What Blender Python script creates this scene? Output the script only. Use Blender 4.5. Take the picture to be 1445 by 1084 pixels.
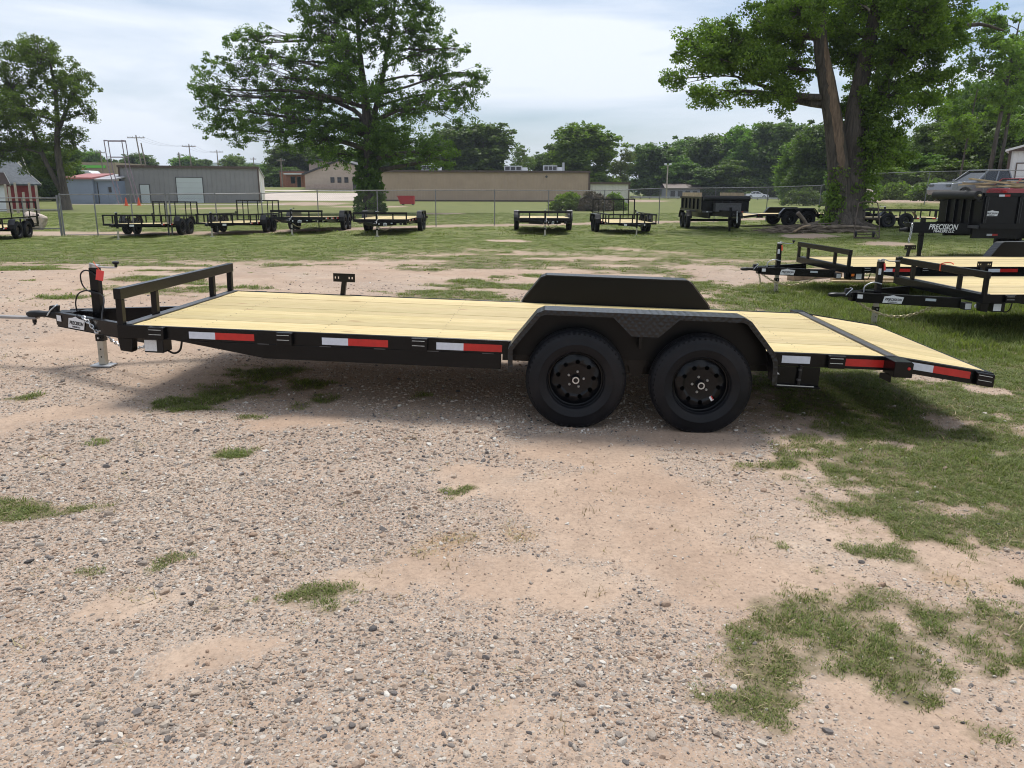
import bpy, bmesh, math, random
import numpy as np
from mathutils import Matrix, Vector
R = math.radians
PI = math.pi
for o in list(bpy.data.objects):
    bpy.data.objects.remove(o)
scene = bpy.context.scene
COL = scene.collection

# ------------------------------------------------------------------ camera
FPX, CAMH, PITCH, ROLL = 1092.0, 1.689, 14.016, -0.236
CX, CY = 722.5, 542.0
cam_d = bpy.data.cameras.new('camera')
cam = bpy.data.objects.new('camera', cam_d)
COL.objects.link(cam)
cam_d.sensor_fit = 'HORIZONTAL'
cam_d.sensor_width = 36.0
cam_d.lens = 36.0 * FPX / 1445.0
cam_d.clip_start = 0.05
cam_d.clip_end = 6000
cam.matrix_world = (Matrix.Translation((0, 0, CAMH)) @ Matrix.Rotation(R(90 - PITCH), 4, 'X')
                    @ Matrix.Rotation(R(-ROLL), 4, 'Z'))
scene.camera = cam
cy = scene.cycles
cy.max_bounces, cy.diffuse_bounces, cy.glossy_bounces, cy.transmission_bounces, cy.volume_bounces = 6, 3, 2, 2, 0
cy.filter_width = 1.05
scene.render.resolution_x, scene.render.resolution_y = 1024, 768

# ------------------------------------------------------------------ sky and sun
SUN_EL, SUN_AZ = 66.0, 12.0      # azimuth: compass style, 0 = +Y (away from the camera), 180 = behind it
world = bpy.data.worlds.new('World')
scene.world = world
world.use_nodes = True
wn, wl = world.node_tree.nodes, world.node_tree.links
wn.clear()
w_out = wn.new('ShaderNodeOutputWorld')
w_bg = wn.new('ShaderNodeBackground')
w_bg.inputs['Strength'].default_value = 0.1
w_sky = wn.new('ShaderNodeTexSky')
w_sky.sky_type = 'NISHITA'
w_sky.sun_disc = False
w_sky.sun_elevation = R(SUN_EL)
w_sky.sun_rotation = R(SUN_AZ)
w_sky.air_density = 1.0
w_sky.dust_density = 1.5
w_tc = wn.new('ShaderNodeTexCoord')
w_map = wn.new('ShaderNodeMapping')
w_map.inputs['Scale'].default_value = (1.0, 1.6, 5.0)
w_map.inputs['Rotation'].default_value = (0, R(4), 0)
w_n = wn.new('ShaderNodeTexNoise')
w_n.inputs['Scale'].default_value = 1.9
w_n.inputs['Detail'].default_value = 6
w_n.inputs['Roughness'].default_value = 0.52
w_n.inputs['Distortion'].default_value = 0.4
w_r = wn.new('ShaderNodeValToRGB')
w_r.color_ramp.elements[0].position = 0.36
w_r.color_ramp.elements[0].color = (0.12, 0.12, 0.12, 1)
w_r.color_ramp.elements[1].position = 0.60
w_r.color_ramp.elements[1].color = (0.97, 0.97, 0.97, 1)
w_mix = wn.new('ShaderNodeMixRGB')
w_mix.inputs['Color2'].default_value = (9.0, 9.6, 10.5, 1)
w_gain = wn.new('ShaderNodeMixRGB')
w_gain.blend_type = 'MULTIPLY'
w_gain.inputs['Fac'].default_value = 1.0
w_gain.inputs['Color2'].default_value = (0.90, 1.0, 1.10, 1)
wl.new(w_tc.outputs['Generated'], w_map.inputs['Vector'])
wl.new(w_map.outputs['Vector'], w_n.inputs['Vector'])
wl.new(w_n.outputs['Fac'], w_r.inputs['Fac'])
wl.new(w_r.outputs['Color'], w_mix.inputs['Fac'])
wl.new(w_sky.outputs['Color'], w_gain.inputs['Color1'])
wl.new(w_gain.outputs['Color'], w_mix.inputs['Color1'])
wl.new(w_mix.outputs['Color'], w_bg.inputs['Color'])
wl.new(w_bg.outputs['Background'], w_out.inputs['Surface'])

sun_d = bpy.data.lights.new('sun', 'SUN')
sun_d.energy = 3.4
sun_d.angle = R(19)
sun_d.color = (1.0, 0.96, 0.9)
sun = bpy.data.objects.new('sun', sun_d)
COL.objects.link(sun)
sdir = Vector((math.sin(R(SUN_AZ)) * math.cos(R(SUN_EL)), math.cos(R(SUN_AZ)) * math.cos(R(SUN_EL)), math.sin(R(SUN_EL))))
sun.rotation_euler = sdir.to_track_quat('Z', 'Y').to_euler()
sun.location = (0, -5, 30)

scene.view_settings.view_transform = 'Standard'
scene.view_settings.look = 'None'
scene.view_settings.gamma = 1.0
scene.view_settings.exposure = 0.12
scene.view_settings.use_curve_mapping = False

# ------------------------------------------------------------------ surveying helpers: photo pixel -> place
_p, _r = R(PITCH), R(ROLL)
def ray(x, y):
    dx, dy = x - CX, y - CY
    X = (dx * math.cos(_r) + dy * math.sin(_r)) / FPX
    Y = -(-dx * math.sin(_r) + dy * math.cos(_r)) / FPX
    return Vector((X, math.cos(_p) + Y * math.sin(_p), -math.sin(_p) + Y * math.cos(_p)))
def W(x, y, D):
    d = ray(x, y)
    return Vector((0, 0, CAMH)) + d * (D / d.y)
def G(x, y, z=0.0):
    d = ray(x, y)
    return Vector((0, 0, CAMH)) + d * ((z - CAMH) / d.z)

def ss(x, a, b):
    t = np.clip((x - a) / (b - a), 0, 1)
    return t * t * (3 - 2 * t)

_rng = np.random.default_rng(7)
_tab = _rng.random((64, 64))
def vnoise(x, y, s=1.0, o=0.0):
    x = np.asarray(x, float) * s + o * 17.3 + 1000.0
    y = np.asarray(y, float) * s + o * 9.1 + 1000.0
    xi, yi = np.floor(x).astype(int), np.floor(y).astype(int)
    fx, fy = x - xi, y - yi
    fx, fy = fx * fx * (3 - 2 * fx), fy * fy * (3 - 2 * fy)
    t = lambda a, b: _tab[a % 64, b % 64]
    return (t(xi, yi) * (1 - fx) + t(xi + 1, yi) * fx) * (1 - fy) + (t(xi, yi + 1) * (1 - fx) + t(xi + 1, yi + 1) * fx) * fy
def fbm(x, y, s=1.0, o=0.0, n=4):
    a, v, w = 1.0, 0.0, 0.0
    for i in range(n):
        v = v + a * vnoise(x, y, s * 2 ** i, o + i)
        w += a
        a *= 0.55
    return v / w

def height(x, y):
    x, y = np.asarray(x, float), np.asarray(y, float)
    near = np.where(x < 0.95, np.clip(-0.0291 * (x - 0.95), 0, 0.22), np.clip(-0.012 * (x - 0.95), -0.08, 0))
    h = near * (1 - ss(y, 12, 21))
    farx = np.where(x < 0, -0.15 * ss(-x, 0, 20), 0.15 * ss(x, 7, 20))
    h = h + farx * ss(y, 16, 27) * (1 - ss(y, 70, 95))
    h = h + 1.0 * ss(y, 42, 48) * (1 - ss(y, 78, 100)) * ss(x / np.maximum(y, 1.0), 0.37, 0.44)
    r = x / np.maximum(y, 1.0)
    k = 1 - 0.90 * ss(r, 0.05, 0.16)
    h = h + k * (0.2 * ss(y, 85, 110) + 2.0 * np.clip((y - 112) / 48.0, 0, 1) + 0.4 * ss(y, 160, 260))
    h = h + 0.012 * (fbm(x, y, 1.3, 3) - 0.5) * (1 - ss(y, 30, 60)) * 2
    return h
def hz(x, y):
    return float(height(x, y))
def on_ground(px, D, zoff=0.0):
    """the point on the terrain under photo column px at depth D"""
    p = W(px, 300, D)
    return Vector((p.x, p.y, hz(p.x, p.y) + zoff))

# ------------------------------------------------------------------ materials
MATS = {}
def nodes_of(m):
    m.use_nodes = True
    return m.node_tree.nodes, m.node_tree.links, m.node_tree.nodes['Principled BSDF']
def pm(name, col, rough=0.5, metal=0.0, var=0.15, scale=4.0, bump=0.0, bscale=60.0, coat=0.0, spec=0.5, dirt=None, dscale=3.0, damt=0.5):
    """a procedural paint / metal / plaster: colour varied by noise, optional dirt colour in patches, fine bump"""
    if name in MATS:
        return MATS[name]
    m = bpy.data.materials.new(name)
    n, l, b = nodes_of(m)
    b.inputs['Roughness'].default_value = rough
    b.inputs['Metallic'].default_value = metal
    b.inputs['Coat Weight'].default_value = coat
    b.inputs['Specular IOR Level'].default_value = spec
    tc = n.new('ShaderNodeTexCoord')
    no = n.new('ShaderNodeTexNoise')
    no.inputs['Scale'].default_value = scale
    no.inputs['Detail'].default_value = 5
    l.new(tc.outputs['Object'], no.inputs['Vector'])
    rp = n.new('ShaderNodeValToRGB')
    rp.color_ramp.elements[0].position, rp.color_ramp.elements[1].position = 0.3, 0.7
    rp.color_ramp.elements[0].color = (*[c * (1 - var) for c in col], 1)
    rp.color_ramp.elements[1].color = (*[min(1, c * (1 + var)) for c in col], 1)
    l.new(no.outputs['Fac'], rp.inputs['Fac'])
    out = rp.outputs['Color']
    if dirt:
        n2 = n.new('ShaderNodeTexNoise')
        n2.inputs['Scale'].default_value = dscale
        n2.inputs['Detail'].default_value = 8
        n2.inputs['Roughness'].default_value = 0.65
        l.new(tc.outputs['Object'], n2.inputs['Vector'])
        r2 = n.new('ShaderNodeValToRGB')
        r2.color_ramp.elements[0].position, r2.color_ramp.elements[1].position = 0.48, 0.75
        r2.color_ramp.elements[0].color = (0, 0, 0, 1)
        r2.color_ramp.elements[1].color = (damt, damt, damt, 1)
        l.new(n2.outputs['Fac'], r2.inputs['Fac'])
        mx = n.new('ShaderNodeMixRGB')
        mx.inputs['Color2'].default_value = (*dirt, 1)
        l.new(r2.outputs['Color'], mx.inputs['Fac'])
        l.new(out, mx.inputs['Color1'])
        out = mx.outputs['Color']
    l.new(out, b.inputs['Base Color'])
    if bump:
        n3 = n.new('ShaderNodeTexNoise')
        n3.inputs['Scale'].default_value = bscale
        n3.inputs['Detail'].default_value = 4
        l.new(tc.outputs['Object'], n3.inputs['Vector'])
        bp = n.new('ShaderNodeBump')
        bp.inputs['Strength'].default_value = bump
        bp.inputs['Distance'].default_value = 0.01
        l.new(n3.outputs['Fac'], bp.inputs['Height'])
        l.new(bp.outputs['Normal'], b.inputs['Normal'])
    MATS[name] = m
    return m

pm('black_paint', (0.0032, 0.0032, 0.0038), 0.27, var=0.2, scale=3, bump=0.05, bscale=150, dirt=(0.022, 0.019, 0.016), dscale=4, damt=0.14, spec=0.27)
pm('black_satin', (0.004, 0.004, 0.0045), 0.30, var=0.2, bump=0.04, bscale=200, spec=0.2)
pm('black_plastic', (0.006, 0.006, 0.007), 0.4, var=0.2, spec=0.35)
pm('rim_black', (0.003, 0.0035, 0.005), 0.22, var=0.2, spec=0.28)
pm('hole_dark', (0.003, 0.003, 0.003), 0.9)
pm('zinc', (0.55, 0.56, 0.57), 0.33, 0.85, var=0.15, scale=20, dirt=(0.3, 0.29, 0.27), dscale=12)
pm('galv', (0.42, 0.43, 0.44), 0.5, 0.5, var=0.15, scale=10)
pm('galv_old', (0.20, 0.205, 0.21), 0.6, 0.3, var=0.2, scale=10)
pm('jack_zinc', (0.46, 0.43, 0.36), 0.42, 0.45, var=0.15, scale=12, dirt=(0.32, 0.26, 0.2), dscale=9)
pm('chain_yellow', (0.42, 0.36, 0.22), 0.4, 0.6, var=0.2, scale=20)
pm('hinge_steel', (0.07, 0.07, 0.073), 0.42, 0.2, var=0.25, scale=12, bump=0.15, bscale=120)
pm('tape_white', (0.62, 0.65, 0.72), 0.3, var=0.06, scale=40)
pm('tape_red', (0.50, 0.020, 0.016), 0.3, var=0.1, scale=30)
pm('sticker_white', (0.72, 0.73, 0.74), 0.45, var=0.06, scale=60, dirt=(0.35, 0.35, 0.36), dscale=60, damt=0.7)
pm('sticker_grey', (0.42, 0.47, 0.5), 0.45, var=0.08, scale=40)
pm('lettering_white', (0.78, 0.78, 0.78), 0.5, var=0.03)
pm('lettering_dark', (0.02, 0.02, 0.022), 0.5, var=0.03)
pm('tag_red', (0.75, 0.06, 0.05), 0.55, var=0.1)
pm('ribbon_orange', (0.85, 0.13, 0.04), 0.5, var=0.1)
pm('lamp_red', (0.45, 0.02, 0.02), 0.2, var=0.1)
pm('lamp_amber', (0.65, 0.16, 0.02), 0.2, var=0.1)
pm('pale_silver', (0.5, 0.51, 0.5), 0.4, 0.3, var=0.2, scale=60)  # pale tone for the stake pockets' painted weld highlights, also the keeper edge
pm('rubber', (0.0050, 0.0055, 0.0078), 0.48, var=0.25, scale=8, bump=0.1, bscale=90, dirt=(0.05, 0.038, 0.028), dscale=3.5, damt=0.25, spec=0.25)
pm('rust_steel', (0.10, 0.075, 0.06), 0.7, 0.3, var=0.35, scale=12)
pm('grey_bar', (0.30, 0.28, 0.27), 0.5, 0.3, var=0.15, scale=10)
def bark_material(name, c0, c1, sc=7.0, bump=1.0):
    m = bpy.data.materials.new(name)
    n, l, b = nodes_of(m)
    b.inputs['Roughness'].default_value = 0.92
    tc = n.new('ShaderNodeTexCoord')
    mp = n.new('ShaderNodeMapping'); mp.inputs['Scale'].default_value = (1, 1, .16)
    l.new(tc.outputs['Object'], mp.inputs['Vector'])
    no = n.new('ShaderNodeTexNoise'); no.inputs['Scale'].default_value = sc; no.inputs['Detail'].default_value = 8; no.inputs['Roughness'].default_value = .7; no.inputs['Distortion'].default_value = .6
    l.new(mp.outputs[0], no.inputs['Vector'])
    rp = n.new('ShaderNodeValToRGB')
    rp.color_ramp.elements[0].position, rp.color_ramp.elements[1].position = .34, .66
    rp.color_ramp.elements[0].color, rp.color_ramp.elements[1].color = (*c0, 1), (*c1, 1)
    l.new(no.outputs['Fac'], rp.inputs['Fac']); l.new(rp.outputs['Color'], b.inputs['Base Color'])
    bp = n.new('ShaderNodeBump'); bp.inputs['Strength'].default_value = bump; bp.inputs['Distance'].default_value = .06
    l.new(no.outputs['Fac'], bp.inputs['Height']); l.new(bp.outputs['Normal'], b.inputs['Normal'])
    MATS[name] = m
bark_material('bark', (0.028, 0.023, 0.019), (0.135, 0.112, 0.090))
bark_material('bark_light', (0.07, 0.06, 0.05), (0.21, 0.185, 0.155), 6)
bark_material('bare_wood', (0.085, 0.058, 0.04), (0.27, 0.185, 0.125), 9, .8)
pm('dead_wood', (0.17, 0.135, 0.10), 0.9, var=0.4, scale=4, bump=0.6, bscale=20)
pm('lumber', (0.46, 0.35, 0.21), 0.8, var=0.25, scale=5, bump=0.3, bscale=30)
pm('lumber_old', (0.30, 0.22, 0.14), 0.85, var=0.35, scale=5, bump=0.3, bscale=30)
pm('metal_grey', (0.27, 0.265, 0.275), 0.55, 0.1, var=0.06, scale=0.6, dirt=(0.2, 0.19, 0.18), dscale=0.8, damt=0.3)
pm('metal_tan', (0.42, 0.315, 0.235), 0.6, 0.0, var=0.06, scale=0.5, dirt=(0.30, 0.22, 0.17), dscale=0.7, damt=0.35)
pm('metal_white', (0.70, 0.71, 0.72), 0.5, 0.0, var=0.05, scale=0.6, dirt=(0.5, 0.48, 0.45), dscale=0.8, damt=0.3)
pm('trim_dark', (0.05, 0.048, 0.05), 0.5, var=0.1)
pm('trim_brown', (0.09, 0.06, 0.05), 0.5, var=0.15)
pm('door_pale', (0.55, 0.60, 0.62), 0.5, var=0.04, scale=0.5)
pm('brick_tan', (0.43, 0.33, 0.28), 0.85, var=0.12, scale=3, bump=0.3, bscale=15)
pm('stucco_tan', (0.44, 0.36, 0.30), 0.85, var=0.07, scale=1.5)
pm('brick_red', (0.30, 0.13, 0.08), 0.85, var=0.2, scale=3)
pm('barn_red', (0.24, 0.022, 0.028), 0.7, var=0.25, scale=2)
pm('siding_blue', (0.24, 0.285, 0.38), 0.6, var=0.07, scale=1)
pm('siding_white', (0.62, 0.60, 0.55), 0.7, var=0.08, scale=2)
pm('plaster_orange', (0.55, 0.36, 0.2), 0.8, var=0.1, scale=0.6)
pm('store_tan', (0.30, 0.24, 0.17), 0.8, var=0.1, scale=0.4)
pm('green_sign', (0.12, 0.48, 0.05), 0.5, var=0.05)
pm('shingle', (0.10, 0.115, 0.135), 0.85, var=0.25, scale=4, bump=0.5, bscale=18)
pm('roof_red', (0.38, 0.14, 0.13), 0.6, var=0.12, scale=1)
pm('roof_grey', (0.33, 0.33, 0.35), 0.6, var=0.12, scale=1)
pm('weathered_board', (0.27, 0.28, 0.29), 0.85, var=0.3, scale=5)
pm('pole_wood', (0.22, 0.18, 0.15), 0.9, var=0.25, scale=3)
pm('pole_pale', (0.42, 0.36, 0.30), 0.85, var=0.15, scale=3)
pm('pole_purple', (0.26, 0.20, 0.24), 0.6, var=0.2)
pm('dumpster_red', (0.42, 0.02, 0.03), 0.5, var=0.12)
pm('cone_orange', (0.85, 0.11, 0.04), 0.5, var=0.05)
pm('car_white', (0.78, 0.79, 0.80), 0.22, var=0.02, coat=0.5)
pm('car_grey', (0.20, 0.21, 0.23), 0.25, 0.4, var=0.04, coat=0.6)
pm('car_red', (0.30, 0.012, 0.02), 0.25, 0.2, var=0.04, coat=0.6)
pm('glass_dark', (0.012, 0.015, 0.018), 0.06, var=0.1, spec=0.8)
pm('glass_pale', (0.10, 0.12, 0.14), 0.08, var=0.1, spec=0.8)
pm('rock_pale', (0.48, 0.40, 0.34), 0.9, var=0.35, scale=6, bump=1.0, bscale=9)
pm('tarp', (0.012, 0.012, 0.013), 0.7, var=0.2, bump=0.3, bscale=25)
pm('asphalt', (0.19, 0.185, 0.19), 0.9, var=0.12, scale=0.3, bump=0.2, bscale=30)
pm('concrete', (0.50, 0.43, 0.37), 0.9, var=0.10, scale=0.12, dirt=(0.4, 0.35, 0.3), dscale=0.2)
pm('hill_forest', (0.045, 0.075, 0.035), 0.95, var=0.5, scale=0.03)
pm('hvac', (0.45, 0.46, 0.47), 0.5, 0.3, var=0.12)

def wood_material():
    m = bpy.data.materials.new('pine_deck')
    n, l, b = nodes_of(m)
    b.inputs['Roughness'].default_value = 0.62
    tc = n.new('ShaderNodeTexCoord')
    oi = n.new('ShaderNodeObjectInfo')
    off = n.new('ShaderNodeVectorMath'); off.operation = 'MULTIPLY_ADD'
    cmb = n.new('ShaderNodeCombineXYZ')
    l.new(oi.outputs['Random'], cmb.inputs[0]); l.new(oi.outputs['Random'], cmb.inputs[1]); l.new(oi.outputs['Random'], cmb.inputs[2])
    l.new(cmb.outputs[0], off.inputs[0])
    off.inputs[1].default_value = (37, 61, 23)
    l.new(tc.outputs['Object'], off.inputs[2])
    def noise(sx, sy, scale, detail=5, dist=0.0):
        mp = n.new('ShaderNodeMapping')
        mp.inputs['Scale'].default_value = (sx, sy, sy)
        l.new(off.outputs[0], mp.inputs['Vector'])
        t = n.new('ShaderNodeTexNoise')
        t.inputs['Scale'].default_value = scale
        t.inputs['Detail'].default_value = detail
        t.inputs['Distortion'].default_value = dist
        l.new(mp.outputs[0], t.inputs['Vector'])
        return t.outputs['Fac']
    def ramp(src, p0, c0, p1, c1):
        r = n.new('ShaderNodeValToRGB')
        r.color_ramp.elements[0].position, r.color_ramp.elements[1].position = p0, p1
        r.color_ramp.elements[0].color, r.color_ramp.elements[1].color = (*c0, 1), (*c1, 1)
        l.new(src, r.inputs['Fac'])
        return r.outputs['Color']
    def mix(f, a, c, mode='MIX'):
        x = n.new('ShaderNodeMixRGB'); x.blend_type = mode
        if isinstance(f, float): x.inputs['Fac'].default_value = f
        else: l.new(f, x.inputs['Fac'])
        for s, v in (('Color1', a), ('Color2', c)):
            if isinstance(v, tuple): x.inputs[s].default_value = (*v, 1)
            else: l.new(v, x.inputs[s])
        return x.outputs['Color']
    grain = ramp(noise(0.5, 9, 5, 6, 0.3), 0.3, (0.53, 0.405, 0.185), 0.68, (0.64, 0.52, 0.275))
    tint = ramp(noise(0.35, 1.5, 2.0, 3), 0.42, (1.0, 1.0, 1.0), 0.72, (0.90, 0.93, 0.84))
    c = mix(1.0, grain, tint, 'MULTIPLY')
    fine = ramp(noise(1.2, 40, 6, 3), 0.36, (0.82, 0.77, 0.66), 0.56, (1, 1, 1))
    c = mix(1.0, c, fine, 'MULTIPLY')
    pv = n.new('ShaderNodeMath'); pv.operation = 'MULTIPLY_ADD'
    l.new(oi.outputs['Random'], pv.inputs[0]); pv.inputs[1].default_value = 0.30; pv.inputs[2].default_value = 0.82
    c = mix(1.0, c, pv.outputs[0], 'MULTIPLY')
    # knots: sparse stretched cells
    mp = n.new('ShaderNodeMapping'); mp.inputs['Scale'].default_value = (1.7, 5.0, 5.0)
    l.new(off.outputs[0], mp.inputs['Vector'])
    vo = n.new('ShaderNodeTexVoronoi'); vo.inputs['Scale'].default_value = 1.0; vo.inputs['Randomness'].default_value = 1.0
    l.new(mp.outputs[0], vo.inputs['Vector'])
    kn = ramp(vo.outputs['Distance'], 0.05, (1, 1, 1), 0.13, (0, 0, 0))
    c = mix(kn, c, (0.30, 0.17, 0.07))
    l.new(c, b.inputs['Base Color'])
    bp = n.new('ShaderNodeBump'); bp.inputs['Strength'].default_value = 0.15; bp.inputs['Distance'].default_value = 0.004
    l.new(noise(1.0, 30, 6, 3), bp.inputs['Height'])
    l.new(bp.outputs['Normal'], b.inputs['Normal'])
    MATS['pine_deck'] = m
wood_material()

def diamond_material():
    m = bpy.data.materials.new('diamond_plate')
    n, l, b = nodes_of(m)
    b.inputs['Base Color'].default_value = (0.006, 0.006, 0.007, 1)
    b.inputs['Roughness'].default_value = 0.34
    b.inputs['Specular IOR Level'].default_value = 0.48
    tc = n.new('ShaderNodeTexCoord')
    hs = []
    for ang in (45, -45):
        mp = n.new('ShaderNodeMapping'); mp.inputs['Rotation'].default_value = (0, R(ang), 0) if True else (0, 0, 0)
        l.new(tc.outputs['Object'], mp.inputs['Vector'])
        ck = n.new('ShaderNodeTexWave'); ck.inputs['Scale'].default_value = 9.0; ck.bands_direction = 'X'
        l.new(mp.outputs[0], ck.inputs['Vector'])
        hs.append(ck.outputs['Fac'])
    mp = n.new('ShaderNodeMapping'); mp.inputs['Rotation'].default_value = (0, 0, R(45)); mp.inputs['Scale'].default_value = (1, 1, 1)
    l.new(tc.outputs['Object'], mp.inputs['Vector'])
    vo = n.new('ShaderNodeTexVoronoi'); vo.inputs['Scale'].default_value = 38
    l.new(mp.outputs[0], vo.inputs['Vector'])
    mu = n.new('ShaderNodeMath'); mu.operation = 'MULTIPLY'
    l.new(hs[0], mu.inputs[0]); l.new(hs[1], mu.inputs[1])
    ad = n.new('ShaderNodeMath'); ad.operation = 'SUBTRACT'
    l.new(mu.outputs[0], ad.inputs[0]); l.new(vo.outputs['Distance'], ad.inputs[1])
    bp = n.new('ShaderNodeBump'); bp.inputs['Strength'].default_value = 0.6; bp.inputs['Distance'].default_value = 0.004
    l.new(ad.outputs[0], bp.inputs['Height'])
    l.new(bp.outputs['Normal'], b.inputs['Normal'])
    MATS['diamond_plate'] = m
diamond_material()

def leaf_material(name, c_dark, c_light, trans=0.35):
    m = bpy.data.materials.new(name)
    n, l, b = nodes_of(m)
    at = n.new('ShaderNodeAttribute'); at.attribute_name = 'tint'
    oi = n.new('ShaderNodeObjectInfo')
    rp = n.new('ShaderNodeValToRGB')
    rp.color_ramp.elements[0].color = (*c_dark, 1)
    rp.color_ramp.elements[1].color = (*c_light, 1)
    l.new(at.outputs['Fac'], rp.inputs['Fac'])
    hs = n.new('ShaderNodeHueSaturation')
    mr = n.new('ShaderNodeMapRange'); mr.inputs['To Min'].default_value = 0.485; mr.inputs['To Max'].default_value = 0.512
    l.new(oi.outputs['Random'], mr.inputs['Value']); l.new(mr.outputs[0], hs.inputs['Hue'])
    mr2 = n.new('ShaderNodeMapRange'); mr2.inputs['To Min'].default_value = 0.85; mr2.inputs['To Max'].default_value = 1.2
    l.new(oi.outputs['Random'], mr2.inputs['Value']); l.new(mr2.outputs[0], hs.inputs['Value'])
    l.new(rp.outputs['Color'], hs.inputs['Color'])
    l.new(hs.outputs['Color'], b.inputs['Base Color'])
    b.inputs['Roughness'].default_value = 0.55
    b.inputs['Specular IOR Level'].default_value = 0.35
    tr = n.new('ShaderNodeBsdfTranslucent')
    br = n.new('ShaderNodeMixRGB'); br.blend_type = 'MULTIPLY'; br.inputs['Fac'].default_value = 1
    br.inputs['Color2'].default_value = (1.25, 1.5, 0.6, 1)
    l.new(hs.outputs['Color'], br.inputs['Color1']); l.new(br.outputs['Color'], tr.inputs['Color'])
    mx = n.new('ShaderNodeMixShader'); mx.inputs['Fac'].default_value = trans
    l.new(b.outputs[0], mx.inputs[1]); l.new(tr.outputs[0], mx.inputs[2])
    l.new(mx.outputs[0], n['Material Output'].inputs['Surface'])
    MATS[name] = m
leaf_material('leaf_oak', (0.042, 0.078, 0.014), (0.160, 0.235, 0.042), .45)
leaf_material('leaf_bright', (0.044, 0.090, 0.014), (0.215, 0.310, 0.048), .45)
leaf_material('leaf_far', (0.040, 0.072, 0.017), (0.145, 0.215, 0.045), 0.38)
leaf_material('leaf_pale', (0.060, 0.090, 0.025), (0.190, 0.240, 0.075), 0.3)
leaf_material('grass_blade', (0.075, 0.104, 0.020), (0.240, 0.265, 0.080), 0.38)
leaf_material('dry_straw', (0.20, 0.15, 0.075), (0.46, 0.37, 0.22), 0.2)
leaf_material('dead_brush', (0.08, 0.06, 0.045), (0.2, 0.165, 0.12), 0.1)

# ------------------------------------------------------------------ mesh building
class MB:
    def __init__(s):
        s.v, s.f = [], []
    def add(s, vs, fs):
        k = len(s.v)
        s.v.extend([tuple(p) for p in vs])
        s.f.extend([tuple(i + k for i in q) for q in fs])
        return s
    def box(s, x0, x1, y0, y1, z0, z1):
        return s.add([(x0, y0, z0), (x1, y0, z0), (x1, y1, z0), (x0, y1, z0), (x0, y0, z1), (x1, y0, z1), (x1, y1, z1), (x0, y1, z1)],
                     [(0, 3, 2, 1), (4, 5, 6, 7), (0, 1, 5, 4), (1, 2, 6, 5), (2, 3, 7, 6), (3, 0, 4, 7)])
    def bar(s, a, b, w, h, up=(0, 0, 1)):
        """a square bar from a to b, w across, h along up"""
        a, b = Vector(a), Vector(b)
        d = (b - a).normalized()
        up = Vector(up)
        side = d.cross(up)
        if side.length < 1e-5:
            side = d.cross(Vector((0, 1, 0)))
        side.normalize()
        u = side.cross(d).normalized()
        vs = []
        for p in (a, b):
            for sx, sz in ((-1, -1), (1, -1), (1, 1), (-1, 1)):
                vs.append(p + side * (sx * w / 2) + u * (sz * h / 2))
        return s.add(vs, [(3, 2, 1, 0), (4, 5, 6, 7), (0, 1, 5, 4), (1, 2, 6, 5), (2, 3, 7, 6), (3, 0, 4, 7)])
    def prism(s, poly, axis, a, b):
        """poly of 2-D points extruded along axis: 'y' takes (x, z), 'x' takes (y, z), 'z' takes (x, y)"""
        n = len(poly)
        def P(q, t):
            return {'y': (q[0], t, q[1]), 'x': (t, q[0], q[1]), 'z': (q[0], q[1], t)}[axis]
        vs = [P(q, a) for q in poly] + [P(q, b) for q in poly]
        fs = [tuple(range(n)), tuple(range(2 * n - 1, n - 1, -1))]
        fs += [(i, i + n, (i + 1) % n + n, (i + 1) % n) for i in range(n)]
        return s.add(vs, fs)
    def tube(s, pts, r, n=8, cap=True):
        pts = [Vector(p) for p in pts]
        rs = r if isinstance(r, (list, tuple)) else [r] * len(pts)
        k0 = len(s.v)
        prev = None
        for i, p in enumerate(pts):
            d = (pts[min(i + 1, len(pts) - 1)] - pts[max(i - 1, 0)])
            if d.length < 1e-9: d = Vector((0, 0, 1))
            d.normalize()
            if prev is None:
                prev = d.orthogonal().normalized()
            x = (prev - d * prev.dot(d))
            x = x.normalized() if x.length > 1e-6 else d.orthogonal().normalized()
            prev = x
            y = d.cross(x)
            for j in range(n):
                t = 2 * PI * j / n
                s.v.append(tuple(p + (x * math.cos(t) + y * math.sin(t)) * rs[i]))
        for i in range(len(pts) - 1):
            for j in range(n):
                a, b = k0 + i * n + j, k0 + i * n + (j + 1) % n
                s.f.append((a, b, b + n, a + n))
        if cap:
            s.f.append(tuple(k0 + j for j in range(n - 1, -1, -1)))
            s.f.append(tuple(k0 + (len(pts) - 1) * n + j for j in range(n)))
        return s
    def lathe(s, prof, n=32, c=(0, 0, 0), axis='y', closed=False):
        """prof: (radius, along-axis)"""
        k0, m = len(s.v), len(prof)
        for j in range(n):
            t = 2 * PI * j / n
            ct, st = math.cos(t), math.sin(t)
            for r, a in prof:
                if axis == 'y': s.v.append((c[0] + r * ct, c[1] + a, c[2] + r * st))
                elif axis == 'z': s.v.append((c[0] + r * ct, c[1] + r * st, c[2] + a))
                else: s.v.append((c[0] + a, c[1] + r * ct, c[2] + r * st))
        for j in range(n):
            for i in range(m - 1 if not closed else m):
                a, b = k0 + j * m + i, k0 + j * m + (i + 1) % m
                a2, b2 = k0 + ((j + 1) % n) * m + i, k0 + ((j + 1) % n) * m + (i + 1) % m
                s.f.append((a, b, b2, a2))
        return s
    def build(s, name, mat, parent=None, loc=None, rot=None, smooth=False, bevel=0.0):
        me = bpy.data.meshes.new(name)
        me.from_pydata(s.v, [], s.f)
        me.validate()
        bm = bmesh.new(); bm.from_mesh(me)
        bmesh.ops.recalc_face_normals(bm, faces=bm.faces)
        bm.to_mesh(me); bm.free()
        return link(name, me, mat, parent, loc, rot, smooth, bevel)
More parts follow.
